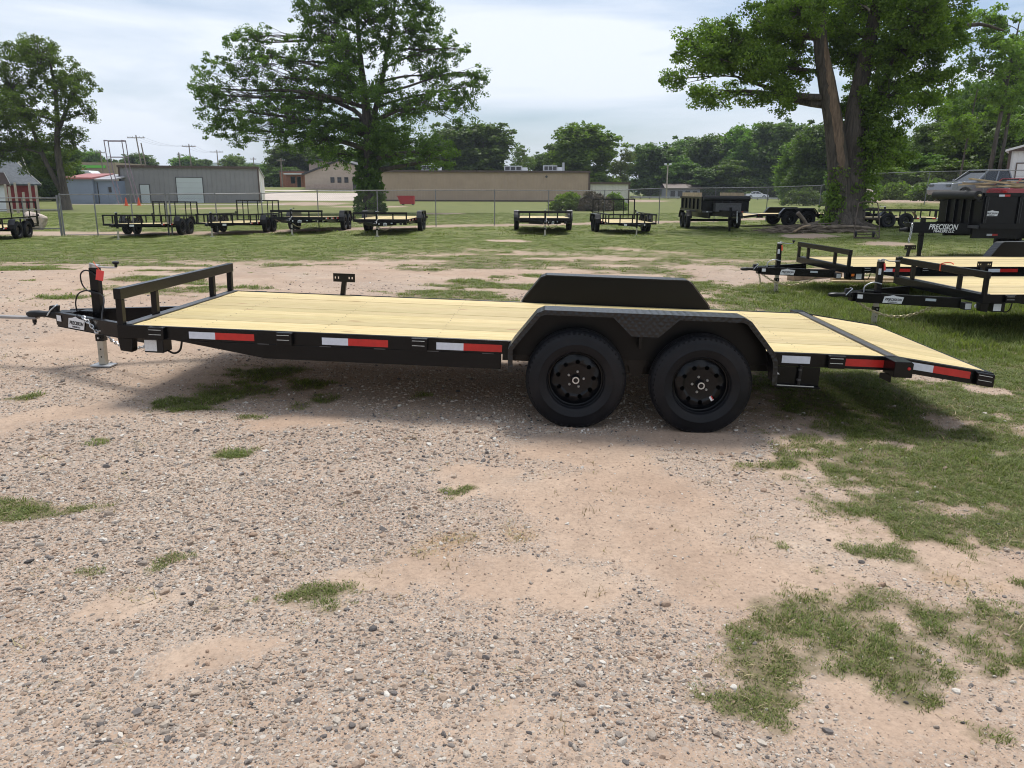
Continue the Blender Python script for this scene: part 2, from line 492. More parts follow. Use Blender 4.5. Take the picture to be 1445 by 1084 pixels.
def link(name, me, mat, parent=None, loc=None, rot=None, smooth=False, bevel=0.0):
    o = bpy.data.objects.new(name, me)
    if mat and not me.materials:
        me.materials.append(MATS[mat] if isinstance(mat, str) else mat)
    COL.objects.link(o)
    if parent: o.parent = parent
    if loc is not None: o.location = loc
    if rot is not None: o.rotation_euler = rot
    if smooth:
        me.polygons.foreach_set('use_smooth', [True] * len(me.polygons))
        if smooth != 'all':
            try: me.set_sharp_from_angle(angle=R(38))
            except Exception: pass
    if bevel:
        md = o.modifiers.new('bevel', 'BEVEL'); md.width = bevel; md.segments = 2; md.limit_method = 'ANGLE'; md.angle_limit = R(40)
    return o
def tag(o, label, cat, group=None, kind=None):
    if label: o['label'] = label
    if cat: o['category'] = cat
    if group: o['group'] = group
    if kind: o['kind'] = kind
    return o
def thing(name, label, cat, loc=(0, 0, 0), rot=(0, 0, 0), group=None):
    o = bpy.data.objects.new(name, None)
    o.empty_display_size = 0.3
    COL.objects.link(o)
    o.location = loc
    o.rotation_euler = rot
    return tag(o, label, cat, group)
def copy_tree(o, parent=None, skip=()):
    c = o.copy(); COL.objects.link(c)
    c.parent = parent
    for ch in list(o.children):
        if ch.name.split('.')[0] not in skip:
            copy_tree(ch, c, skip)
    return c
def mesh_np(name, V, F, tint=None):
    """V (n,3); F (m,4) quads, or (m,3)"""
    me = bpy.data.meshes.new(name)
    n, m, k = len(V), len(F), F.shape[1]
    me.vertices.add(n); me.loops.add(m * k); me.polygons.add(m)
    me.vertices.foreach_set('co', V.astype(np.float32).ravel())
    me.loops.foreach_set('vertex_index', F.astype(np.int32).ravel())
    me.polygons.foreach_set('loop_start', np.arange(0, m * k, k, dtype=np.int32))
    me.polygons.foreach_set('loop_total', np.full(m, k, dtype=np.int32))
    if tint is not None:
        a = me.attributes.new('tint', 'FLOAT', 'FACE')
        a.data.foreach_set('value', tint.astype(np.float32))
    me.update(calc_edges=True)
    return me
def text_mesh(name, body, size, extrude=0.002, shear=0.0, bold=0.0, spacing=1.0):
    """lettering as a mesh in the x-z plane, facing -y, centred on its origin"""
    cu = bpy.data.curves.new(name, 'FONT')
    cu.body = body; cu.size = size; cu.extrude = extrude; cu.shear = shear; cu.offset = bold
    cu.space_character = spacing
    cu.align_x = 'CENTER'; cu.align_y = 'CENTER'; cu.resolution_u = 3
    o = bpy.data.objects.new(name, cu); COL.objects.link(o)
    dg = bpy.context.evaluated_depsgraph_get()
    me = bpy.data.meshes.new_from_object(o.evaluated_get(dg))
    bpy.data.objects.remove(o)
    me.transform(Matrix.Rotation(R(90), 4, 'X'))
    return me

# ------------------------------------------------------------------ what covers the ground: grass, gravel, straw
def blob(px, py, rx, ry, s=1.0):
    c = G(px, py)
    a, b = G(px, py - ry), G(px, min(py + ry, 1400))
    dep = c.y * math.cos(_p) + CAMH * math.sin(_p)
    return (c.x, c.y, rx * dep / FPX, max(0.03, abs(a.y - b.y) / 2), math.atan2(c.x, c.y), s)
GRASS = [blob(*b) for b in [
    (1100, 925, 100, 82, 1.8), (1185, 890, 140, 66, 1.8), (1290, 875, 160, 58, 1.6), (1400, 890, 110, 60, 1.3), (1095, 872, 75, 22), (1250, 850, 90, 36), (1310, 885, 115, 40), (1410, 870, 60, 55),
    (1240, 935, 95, 34), (1125, 975, 60, 24), (1310, 978, 42, 16), (1425, 1035, 45, 18), (1405, 930, 50, 16), (1055, 850, 22, 10),
    (1235, 762, 50, 12), (1410, 800, 42, 10), (1195, 818, 18, 7), (1300, 640, 180, 80, 1.6), (1180, 640, 105, 42, 1.3), (1400, 660, 140, 95, 1.6), (1260, 720, 130, 45, 1.3), (1400, 720, 110, 50, 1.3),
    (1230, 715, 80, 38), (1330, 715, 110, 40), (1440, 700, 70, 50), (1110, 655, 60, 14),
    (40, 745, 52, 14), (122, 740, 36, 10), (325, 660, 33, 8), (648, 707, 20, 5), (482, 858, 58, 12), (380, 862, 16, 7), (255, 823, 28, 8),
    (115, 835, 18, 5), (15, 595, 20, 5), (262, 590, 52, 13), (325, 572, 62, 13), (360, 545, 62, 11), (440, 560, 40, 8), (565, 600, 16, 4), (330, 608, 15, 4),
    (420, 592, 14, 4), (460, 580, 22, 5), (120, 655, 22, 4), (1110, 772, 9, 4), (1055, 776, 7, 3), (600, 570, 20, 4),
    (660, 402, 38, 5), (705, 393, 26, 3), (912, 380, 24, 4), (430, 366, 62, 6), (395, 382, 42, 4), (590, 384, 50, 4), (950, 366, 40, 3),
    (960, 386, 26, 4), (820, 352, 60, 3), (640, 412, 18, 3), (100, 445, 60, 4), (30, 392, 30, 4)]]
BARE = [blob(*b) for b in [
    (560, 832, 95, 26), (660, 690, 90, 28), (880, 705, 170, 60), (1000, 800, 210, 46), (760, 835, 120, 30), (1310, 770, 150, 30),
    (1110, 645, 60, 18), (300, 930, 110, 26), (90, 618, 110, 16), (180, 505, 130, 22), (820, 640, 120, 26), (420, 615, 90, 12),
    (1320, 1010, 110, 30), (1260, 618, 42, 6), (200, 870, 90, 20), (720, 1040, 80, 20), (980, 620, 90, 14)]]
STONY = [blob(*b) for b in [
    (870, 950, 180, 105), (500, 725, 170, 60), (450, 650, 210, 34), (150, 660, 170, 50), (700, 960, 160, 60), (420, 980, 300, 70), (1040, 1040, 160, 40),
    (1080, 635, 40, 14), (940, 720, 40, 16)]]
STRAW = [blob(*b) for b in [(640, 792, 66, 22), (745, 765, 46, 18), (1340, 800, 60, 14), (1290, 560, 60, 12)]]
def cover(blobs, x, y):
    out = np.full(np.shape(x), -1.0)
    x, y = x + 0.28 * (fbm(x, y, 1.7, 31) - .5) + .22 * (fbm(x, y, 6, 33) - .5), y + 0.36 * (fbm(x, y, 1.5, 41) - .5) + .26 * (fbm(x, y, 6, 43) - .5)
    for cx, cy, rx, ry, az, s in blobs:
        dx, dy = x - cx, y - cy
        u = dx * math.cos(az) - dy * math.sin(az)
        v = dx * math.sin(az) + dy * math.cos(az)
        out = np.maximum(out, (1 - np.sqrt((u / rx) ** 2 + (v / ry) ** 2)) * s)
    return out
def masks(x, y):
    x, y = np.asarray(x, float), np.asarray(y, float)
    n1, n2, n3 = fbm(x, y, 1.1, 1), fbm(x, y, 5.0, 2), fbm(x, y, 0.35, 5)
    nz = (n1 - 0.5) * 0.9 + (n2 - 0.5) * 1.5
    g = ss(cover(GRASS, x, y) + nz * 0.85, -0.25, 0.55)
    edge = np.interp(x, [-30, -7, -4, 0, 4, 8, 30], [16.5, 16.8, 19, 21.5, 21, 19, 16])
    back = ss(y - edge + (n1 - 0.5) * 7 + (n3 - 0.5) * 7, -2.5, 3.0)
    streak = ss(fbm(x, y * 2.2, 0.55, 8) + ss(y, 10, 24) * 0.12, 0.57, 0.66) * ss(y, 9.5, 13) * 0.9
    xr = np.interp(y, [3.9, 4.3, 5.3, 6.5, 8, 10, 13.5, 15, 17, 19, 22], [9, 1.75, 1.9, 1.75, 1.9, 2.4, 3.0, 4.6, 6.8, 6.5, 4])
    right = ss(x - xr + nz * 1.1, -0.2, 0.7) * (1 - ss(y, 19, 23) * (1 - back))
    strip = ss(y, 14.6, 16.0) * (1 - ss(y + (n3 - .5) * 3, 19.0, 20.5)) * (1 - ss(x, 7.5, 10.5))
    right = right * (1 - strip * ss(n1 + n3 - 0.9, -0.25, 0.1))
    g = np.maximum.reduce([g, back, streak, right])
    # worn places in the lawn
    worn = ss(fbm(x, y, 0.42, 11) * 0.6 + n2 * 0.4, 0.60, 0.70) * (0.85 - .6 * ss(y, 17, 24)) * (1 - ss(y, 45, 60))
    g = g * (1 - worn)
    bare1 = cover([blob(1250, 342, 40, 4), blob(715, 340, 35, 2.5), blob(1135, 331, 50, 4), blob(1262, 618, 40, 5), blob(1300, 520, 60, 7), blob(1400, 540, 40, 7), blob(430, 291, 70, 1.6), blob(520, 293, 60, 1.2), blob(900, 283, 50, 1.5), blob(300, 296, 60, 1.0), blob(620, 302, 40, 1.2)], x, y)
    g = g * (1 - ss(bare1 + nz * 0.4, 0.0, 0.4))
    # pale track just behind the fence
    fy = np.interp(x, [-24, -12, -9, -4, 2, 8, 15, 20], [33.5, 33.5, 35.5, 38.5, 41, 44.5, 48, 50])
    track = (1 - ss(np.abs(y - fy + (n1 - .5) * 1.5), 0.9, 1.9)) * (x < 19)
    pad = ss(x / np.maximum(y, 1), .38, .44) * ss(y, 46.3, 48.3) * (1 - ss(y, 62, 70))
    g = g * (1 - np.maximum(track, pad) * 0.92)
    gr = 0.62 + 0.9 * (n3 - 0.5) + 0.5 * (n1 - 0.5) - 0.25 * ss(y, 7, 12)
    gr = gr + 0.5 * ss(cover(STONY, x, y) + nz * .3, -0.1, 0.4) - 0.75 * ss(cover(BARE, x, y) + nz * .4, -0.05, 0.35)
    gr = np.clip(gr, 0.04, 1) * (1 - 0.85 * g)
    st = ss(cover(STRAW, x, y) + nz * 0.7, 0.05, 0.5)
    return g, gr, st

# ------------------------------------------------------------------ ground sheet
def ground_material():
    m = bpy.data.materials.new('ground_soil')
    n, l, b = nodes_of(m)
    b.inputs['Roughness'].default_value = 0.95
    b.inputs['Specular IOR Level'].default_value = 0.15
    tc = n.new('ShaderNodeTexCoord')
    at = n.new('ShaderNodeAttribute'); at.attribute_name = 'cover'
    sp = n.new('ShaderNodeSeparateColor'); l.new(at.outputs['Color'], sp.inputs[0])
    def noise(scale, detail=5, rough=0.55):
        t = n.new('ShaderNodeTexNoise'); t.inputs['Scale'].default_value = scale; t.inputs['Detail'].default_value = detail
        t.inputs['Roughness'].default_value = rough
        l.new(tc.outputs['Object'], t.inputs['Vector'])
        return t.outputs['Fac']
    def ramp(src, *stops):
        r = n.new('ShaderNodeValToRGB')
        while len(r.color_ramp.elements) < len(stops): r.color_ramp.elements.new(0.5)
        for e, (p, c) in zip(r.color_ramp.elements, stops):
            e.position = p; e.color = (*c, 1) if isinstance(c, tuple) else (c, c, c, 1)
        l.new(src, r.inputs['Fac'])
        return r.outputs['Color']
    def mix(f, a, c, mode='MIX'):
        x = n.new('ShaderNodeMixRGB'); x.blend_type = mode
        if isinstance(f, float): x.inputs['Fac'].default_value = f
        else: l.new(f, x.inputs['Fac'])
        for s, v in (('Color1', a), ('Color2', c)):
            if isinstance(v, tuple): x.inputs[s].default_value = (*v, 1)
            else: l.new(v, x.inputs[s])
        return x.outputs['Color']
    def math_(op, a, c, clamp=False):
        x = n.new('ShaderNodeMath'); x.operation = op; x.use_clamp = clamp
        for i, v in enumerate((a, c)):
            if isinstance(v, float): x.inputs[i].default_value = v
            else: l.new(v, x.inputs[i])
        return x.outputs[0]
    dirt = ramp(noise(0.9, 6), (0.3, (0.36, 0.255, 0.185)), (0.55, (0.425, 0.315, 0.235)), (0.75, (0.47, 0.37, 0.285)))
    dirt = mix(1.0, dirt, ramp(noise(38, 6, 0.8), (0.3, 0.66), (0.5, 1.0), (0.72, 1.16)), 'MULTIPLY')
    dirt = mix(1.0, dirt, ramp(noise(4.5, 6, 0.65), (0.3, 0.86), (0.7, 1.08)), 'MULTIPLY')
    # fine gravel: three scales of cells, each cell its own stone colour
    stone_cols = ((0.0, (0.13, 0.110, 0.098)), (0.25, (0.27, 0.225, 0.19)), (0.5, (0.37, 0.325, 0.28)), (0.72, (0.32, 0.24, 0.185)), (1.0, (0.48, 0.44, 0.39)))
    col, hts = None, []
    for sc in (150, 70, 34):
        vo = n.new('ShaderNodeTexVoronoi'); vo.inputs['Scale'].default_value = sc
        l.new(tc.outputs['Object'], vo.inputs['Vector'])
        sep = n.new('ShaderNodeSeparateColor'); l.new(vo.outputs['Color'], sep.inputs[0])
        c = ramp(sep.outputs[0], *stone_cols)
        keep = math_('MULTIPLY', math_('GREATER_THAN', sep.outputs[1], 0.52 if sc != 150 else 0.25), math_('LESS_THAN', vo.outputs['Distance'], 0.40 if sc != 150 else 0.55))
        col = mix(keep, col if col else dirt, c)
        h = math_('MULTIPLY', math_('SUBTRACT', 0.55, vo.outputs['Distance']), keep)
        hts.append(math_('MULTIPLY', h, 1.0 / sc * 40))
    gm = math_('ADD', sp.outputs[1], math_('MULTIPLY', math_('SUBTRACT', noise(7, 5), 0.5), 0.9))
    gm = ramp(gm, (0.10, 0.06), (0.75, 1.0))
    base = mix(gm, dirt, col)
    base = mix(math_('MULTIPLY', sp.outputs[2], ramp(noise(30, 6, 0.7), (0.35, 0.0), (0.6, 0.85))), base, (0.33, 0.215, 0.115))
    # turf between the blades
    turf = ramp(noise(1.4, 7, 0.65), (0.28, (0.072, 0.070, 0.030)), (0.5, (0.120, 0.108, 0.055)), (0.72, (0.20, 0.165, 0.10)))
    turf = mix(1.0, turf, ramp(noise(26, 5, 0.7), (0.3, 0.62), (0.7, 1.25)), 'MULTIPLY')
    lw = n.new('ShaderNodeAttribute'); lw.attribute_name = 'lawn'
    mown = ramp(noise(0.55, 8, 0.7), (0.30, (0.066, 0.105, 0.016)), (0.5, (0.118, 0.168, 0.028)), (0.68, (0.185, 0.205, 0.056)))
    mown = mix(1.0, mown, ramp(noise(9, 6, 0.75), (0.3, 0.7), (0.7, 1.2)), 'MULTIPLY')
    turf = mix(lw.outputs['Fac'], turf, mown)
    tm = math_('ADD', sp.outputs[0], math_('MULTIPLY', math_('SUBTRACT', noise(16, 6, 0.7), 0.5), 1.1))
    tm = ramp(tm, (0.22, 0.0), (0.95, 1.0))
    base = mix(math_('MULTIPLY', tm, 0.86), base, turf)
    l.new(base, b.inputs['Base Color'])
    hsum = math_('ADD', math_('ADD', hts[0], hts[1]), hts[2])
    hsum = math_('MULTIPLY', hsum, gm)
    hsum = math_('ADD', hsum, math_('MULTIPLY', noise(60, 5, 0.7), 0.35))
    bp = n.new('ShaderNodeBump'); bp.inputs['Strength'].default_value = 0.75; bp.inputs['Distance'].default_value = 0.010
    l.new(hsum, bp.inputs['Height']); l.new(bp.outputs['Normal'], b.inputs['Normal'])
    MATS['ground_soil'] = m
ground_material()

def axis(lo, dense0, dense1, step, hi, grow):
    a = list(np.arange(dense0, dense1 + 1e-6, step))
    s, v = step, a[-1]
    while v < hi:
        s *= grow; v += s; a.append(min(v, hi))
    s, v, b = step, a[0], []
    while v > lo:
        s *= grow; v -= s; b.append(max(v, lo))
    return np.array(b[::-1] + a)
gx = axis(-2200, -6.0, 8.0, 0.08, 2200, 1.055)
gy = axis(-30, 1.6, 8.0, 0.08, 2300, 1.03)
GX, GY = np.meshgrid(gx, gy, indexing='ij')
GZ = height(GX, GY)
nx, ny = len(gx), len(gy)
idx = np.arange(nx * ny).reshape(nx, ny)
F = np.stack([idx[:-1, :-1], idx[1:, :-1], idx[1:, 1:], idx[:-1, 1:]], -1).reshape(-1, 4)
gme = mesh_np('ground', np.stack([GX, GY, GZ], -1).reshape(-1, 3), F)
mg, mgr, mst = masks(GX, GY)
ca = gme.attributes.new('cover', 'FLOAT_COLOR', 'POINT')
ca.data.foreach_set('color', np.stack([mg, mgr, mst, np.ones_like(mg)], -1).astype(np.float32).ravel())
la = gme.attributes.new('lawn', 'FLOAT', 'POINT')
la.data.foreach_set('value', (ss(GY + 3 * (fbm(GX, GY, .3, 3) - .5), 15, 27) * .85 + .15 * ss(GX - GY * .25, 0, 1.5) * ss(GY, 7, 9)).astype(np.float32).ravel())
ground = link('ground', gme, 'ground_soil', smooth='all')
ground['kind'] = 'structure'

# ------------------------------------------------------------------ scattered stones and grass (geometry nodes, one object each)
def scatter(name, label, pts, scl, rot, pick, tint, protos, mat):
    hold = bpy.data.collections.new(name + '_kinds')
    for i, me in enumerate(protos):
        me.materials.clear(); me.materials.append(MATS[mat])
        hold.objects.link(bpy.data.objects.new('%s_%02d' % (name, i), me))
    me = bpy.data.meshes.new(name)
    me.vertices.add(len(pts)); me.vertices.foreach_set('co', pts.astype(np.float32).ravel())
    for an, ty, dat, key in (('scl', 'FLOAT_VECTOR', scl, 'vector'), ('rot', 'FLOAT_VECTOR', rot, 'vector'), ('pick', 'INT', pick, 'value'), ('tint', 'FLOAT', tint, 'value')):
        a = me.attributes.new(an, ty, 'POINT')
        a.data.foreach_set(key, np.asarray(dat).astype(np.int32 if ty == 'INT' else np.float32).ravel())
    o = bpy.data.objects.new(name, me); COL.objects.link(o)
    ng = bpy.data.node_groups.new(name, 'GeometryNodeTree')
    ng.interface.new_socket('Geometry', in_out='INPUT', socket_type='NodeSocketGeometry')
    ng.interface.new_socket('Geometry', in_out='OUTPUT', socket_type='NodeSocketGeometry')
    N, L = ng.nodes, ng.links
    gi, go = N.new('NodeGroupInput'), N.new('NodeGroupOutput')
    ci = N.new('GeometryNodeCollectionInfo'); ci.inputs['Collection'].default_value = hold
    ci.inputs['Separate Children'].default_value = True; ci.inputs['Reset Children'].default_value = True
    ip = N.new('GeometryNodeInstanceOnPoints'); ip.inputs['Pick Instance'].default_value = True
    def attr(nm, ty):
        a = N.new('GeometryNodeInputNamedAttribute'); a.data_type = ty; a.inputs['Name'].default_value = nm
        return a.outputs['Attribute']
    L.new(gi.outputs[0], ip.inputs['Points'])
    L.new(ci.outputs[0], ip.inputs['Instance'])
    L.new(attr('pick', 'INT'), ip.inputs['Instance Index'])
    L.new(attr('scl', 'FLOAT_VECTOR'), ip.inputs['Scale'])
    e2r = N.new('FunctionNodeEulerToRotation')
    L.new(attr('rot', 'FLOAT_VECTOR'), e2r.inputs[0]); L.new(e2r.outputs[0], ip.inputs['Rotation'])
    L.new(ip.outputs[0], go.inputs[0])
    md = o.modifiers.new('scatter', 'NODES'); md.node_group = ng
    tag(o, label, None, kind='stuff')
    return o
def stone_material():
    m = bpy.data.materials.new('gravel_stone')
    n, l, b = nodes_of(m)
    b.inputs['Roughness'].default_value = 0.85
    b.inputs['Specular IOR Level'].default_value = 0.3
    at = n.new('ShaderNodeAttribute'); at.attribute_type = 'INSTANCER'; at.attribute_name = 'tint'
    rp = n.new('ShaderNodeValToRGB')
    stops = ((0.0, (0.070, 0.064, 0.062)), (0.09, (0.17, 0.150, 0.138)), (0.25, (0.30, 0.250, 0.205)), (0.5, (0.30, 0.205, 0.145)), (0.62, (0.40, 0.31, 0.235)), (0.82, (0.41, 0.355, 0.295)), (1.0, (0.60, 0.56, 0.50)))
    while len(rp.color_ramp.elements) < len(stops): rp.color_ramp.elements.new(0.5)
    for e, (p, c) in zip(rp.color_ramp.elements, stops): e.position = p; e.color = (*c, 1)
    l.new(at.outputs['Fac'], rp.inputs['Fac'])
    tc = n.new('ShaderNodeTexCoord')
    no = n.new('ShaderNodeTexNoise'); no.inputs['Scale'].default_value = 3; no.inputs['Detail'].default_value = 5
    l.new(tc.outputs['Object'], no.inputs['Vector'])
    mp = n.new('ShaderNodeMapRange'); mp.inputs['To Min'].default_value = 0.7; mp.inputs['To Max'].default_value = 1.3
    l.new(no.outputs['Fac'], mp.inputs['Value'])
    mx = n.new('ShaderNodeMixRGB'); mx.blend_type = 'MULTIPLY'; mx.inputs['Fac'].default_value = 1
    l.new(rp.outputs['Color'], mx.inputs['Color1']); l.new(mp.outputs[0], mx.inputs['Color2'])
    l.new(mx.outputs['Color'], b.inputs['Base Color'])
    MATS['gravel_stone'] = m
stone_material()
rng = np.random.default_rng(11)
def stone_mesh(i):
    bm = bmesh.new()
    bmesh.ops.create_icosphere(bm, subdivisions=2 if i < 4 else 1, radius=1.0)
    for k in range(7):           # chip flat facets off a ball
        d = Vector(rng.normal(size=3)).normalized(); c = rng.uniform(0.45, 0.85)
        for v in bm.verts:
            e = v.co.dot(d) - c
            if e > 0: v.co -= d * e
    sx, sy, sz = rng.uniform(0.75, 1.25), rng.uniform(0.6, 1.0), rng.uniform(0.4, 0.8)
    for v in bm.verts: v.co = Vector((v.co.x * sx, v.co.y * sy, v.co.z * sz))
    me = bpy.data.meshes.new('stone'); bm.to_mesh(me); bm.free()
    return me
def sample(d0, d1, dens, spread=1.0):
    area = spread * 2 * (d1 * d1 - d0 * d0) / 2
    n = int(area * dens)
    y = np.sqrt(rng.random(n) * (d1 * d1 - d0 * d0) + d0 * d0)
    x = (rng.random(n) * 2 - 1) * spread * y
    return x, y
P, S = [], []
for d0, d1, dens, smin, smed in ((1.7, 4.2, 8200, 0.0018, 0.0033), (4.2, 7.5, 3000, 0.0030, 0.0046), (7.5, 13, 240, 0.006, 0.009), (13, 20, 26, 0.010, 0.013)):
    x, y = sample(d0, d1, dens)
    g, gr, st = masks(x, y)
    k = rng.random(len(x)) < np.clip(gr * 1.05, 0.16, 1)
    x, y, gr = x[k], y[k], gr[k]
    s = np.clip(smed * np.exp(rng.normal(0, 0.55, len(x))) * (0.75 + 0.45 * gr), smin, 0.024)
    P.append(np.stack([x, y, height(x, y) + s * 0.12], -1)); S.append(s)
P, S = np.concatenate(P), np.concatenate(S)
n = len(P)
gravel = scatter('gravel', 'loose mixed gravel stones strewn over the dirt yard', P, np.stack([S] * 3, -1),
                 np.stack([rng.normal(0, .25, n), rng.normal(0, .25, n), rng.random(n) * 6.28], -1), rng.integers(0, 10, n), rng.random(n),
                 [stone_mesh(i) for i in range(10)], 'gravel_stone')

def tuft_mesh(nb, rad, h, lean):
    V, Fq, T = [], [], []
    for i in range(nb):
        a, r = rng.random() * 6.28, rad * math.sqrt(rng.random())
        bx, by = r * math.cos(a), r * math.sin(a)
        hh = h * rng.uniform(0.45, 1.0)
        d = rng.random() * 6.28
        ln = hh * lean * rng.uniform(0.3, 1.3)
        w = rng.uniform(0.0016, 0.0032)
        px, py = -math.sin(d) * w, math.cos(d) * w
        mx_, my_ = bx + math.cos(d) * ln * 0.35, by + math.sin(d) * ln * 0.35
        tx, ty = bx + math.cos(d) * ln, by + math.sin(d) * ln
        k = len(V)
        V += [(bx - px, by - py, -0.004), (bx + px, by + py, -0.004), (mx_ + px * .8, my_ + py * .8, hh * .62), (mx_ - px * .8, my_ - py * .8, hh * .62),
              (tx + px * .15, ty + py * .15, hh), (tx - px * .15, ty - py * .15, hh)]
        Fq += [(k, k + 1, k + 2, k + 3), (k + 3, k + 2, k + 4, k + 5)]
        t = rng.random() ** 1.2
        T += [t * 0.8, t]
    return mesh_np('tuft', np.array(V), np.array(Fq), np.array(T))
P, S = [], []
for d0, d1, dens, sc in ((1.7, 4.6, 2000, 0.66), (4.6, 8.5, 900, 0.92), (8.5, 16, 230, 1.6), (16, 30, 44, 2.5), (30, 62, 8, 4.2)):
    x, y = sample(d0, d1, dens)
    g, gr, st = masks(x, y)
    k = rng.random(len(x)) < np.where(g > 0.10, g ** 1.2 * (0.55 + 0.45 * ss(fbm(x, y, 3.1, 21), 0.36, 0.6)), 0.0)
    x, y, g = x[k], y[k], g[k]
    s = sc * rng.uniform(0.5, 1.25, len(x)) * (0.35 + 0.65 * g)
    lush = ss(x - y * 0.28, 0, 2) * ss(y, 7.3, 8.6) * (1 - ss(y, 14, 18))
    P.append(np.stack([x, y, height(x, y)], -1)); S.append(np.stack([s, s, s * (0.60 + 0.75 * lush + 0.3 * (vnoise(x, y, 2.2, 4) - 0.4)) * np.where(y > 16, 0.6, 1.0)], -1))
P, S = np.concatenate(P), np.concatenate(S)
n = len(P)
grass = scatter('grass', 'short patchy green grass growing through the dirt', P, S,
                np.stack([np.zeros(n), np.zeros(n), rng.random(n) * 6.28], -1), rng.integers(0, 8, n), rng.random(n),
                [tuft_mesh(24, 0.055, 0.030, 1.5) for i in range(6)] + [tuft_mesh(18, 0.05, 0.05, 1.0) for i in range(2)], 'grass_blade')

P, S = [], []
for d0, d1, dens, sc in ((1.7, 4.6, 420, 0.8), (4.6, 8.5, 120, 1.1), (8.5, 15, 26, 1.6)):
    x, y = sample(d0, d1, dens)
    g, gr, st = masks(x, y)
    k = rng.random(len(x)) < np.clip(st * .8 + .55 * g * (1 - .5 * g) + .015, 0, 1)
    x, y = x[k], y[k]
    s = sc * rng.uniform(0.5, 1.3, len(x))
    P.append(np.stack([x, y, height(x, y)], -1)); S.append(np.stack([s, s, s * rng.uniform(.5, 1.1, len(x))], -1))
P, S = np.concatenate(P), np.concatenate(S)
n = len(P)
scatter('dry_grass', 'thin dry straw coloured grass stems among the dirt', P, S, np.stack([np.zeros(n), np.zeros(n), rng.random(n) * 6.28], -1), rng.integers(0, 5, n), rng.random(n),
        [tuft_mesh(9, 0.06, 0.026, 2.0) for i in range(5)], 'dry_straw')

# ------------------------------------------------------------------ car hauler trailer (local x = towards the rear, -y = the side we see, z = up, origin on the ground between the axles)
HW, DECK, RR = 1.05, 0.588, 0.363
SHARED = {}
def circle2(cx, cy, r, n):
    return [(cx + r * math.cos(2 * PI * i / n), cy + r * math.sin(2 * PI * i / n)) for i in range(n)]
def plate_with_holes(outer, holes, y0, y1):
    """a flat plate in the x-z plane with round holes, given thickness"""
    bm = bmesh.new()
    loops = []
    for poly in [outer] + holes:
        vs = [bm.verts.new((x, y0, z)) for x, z in poly]
        es = [bm.edges.new((vs[i], vs[(i + 1) % len(vs)])) for i in range(len(vs))]
        loops.append((vs, es))
    bmesh.ops.triangle_fill(bm, use_beauty=True, edges=[e for _, es in loops for e in es])
    geom = bmesh.ops.extrude_face_region(bm, geom=bm.faces[:])
    for v in [g for g in geom['geom'] if isinstance(g, bmesh.types.BMVert)]:
        v.co.y = y1
    bmesh.ops.recalc_face_normals(bm, faces=bm.faces)
    me = bpy.data.meshes.new('plate'); bm.to_mesh(me); bm.free()
    return me
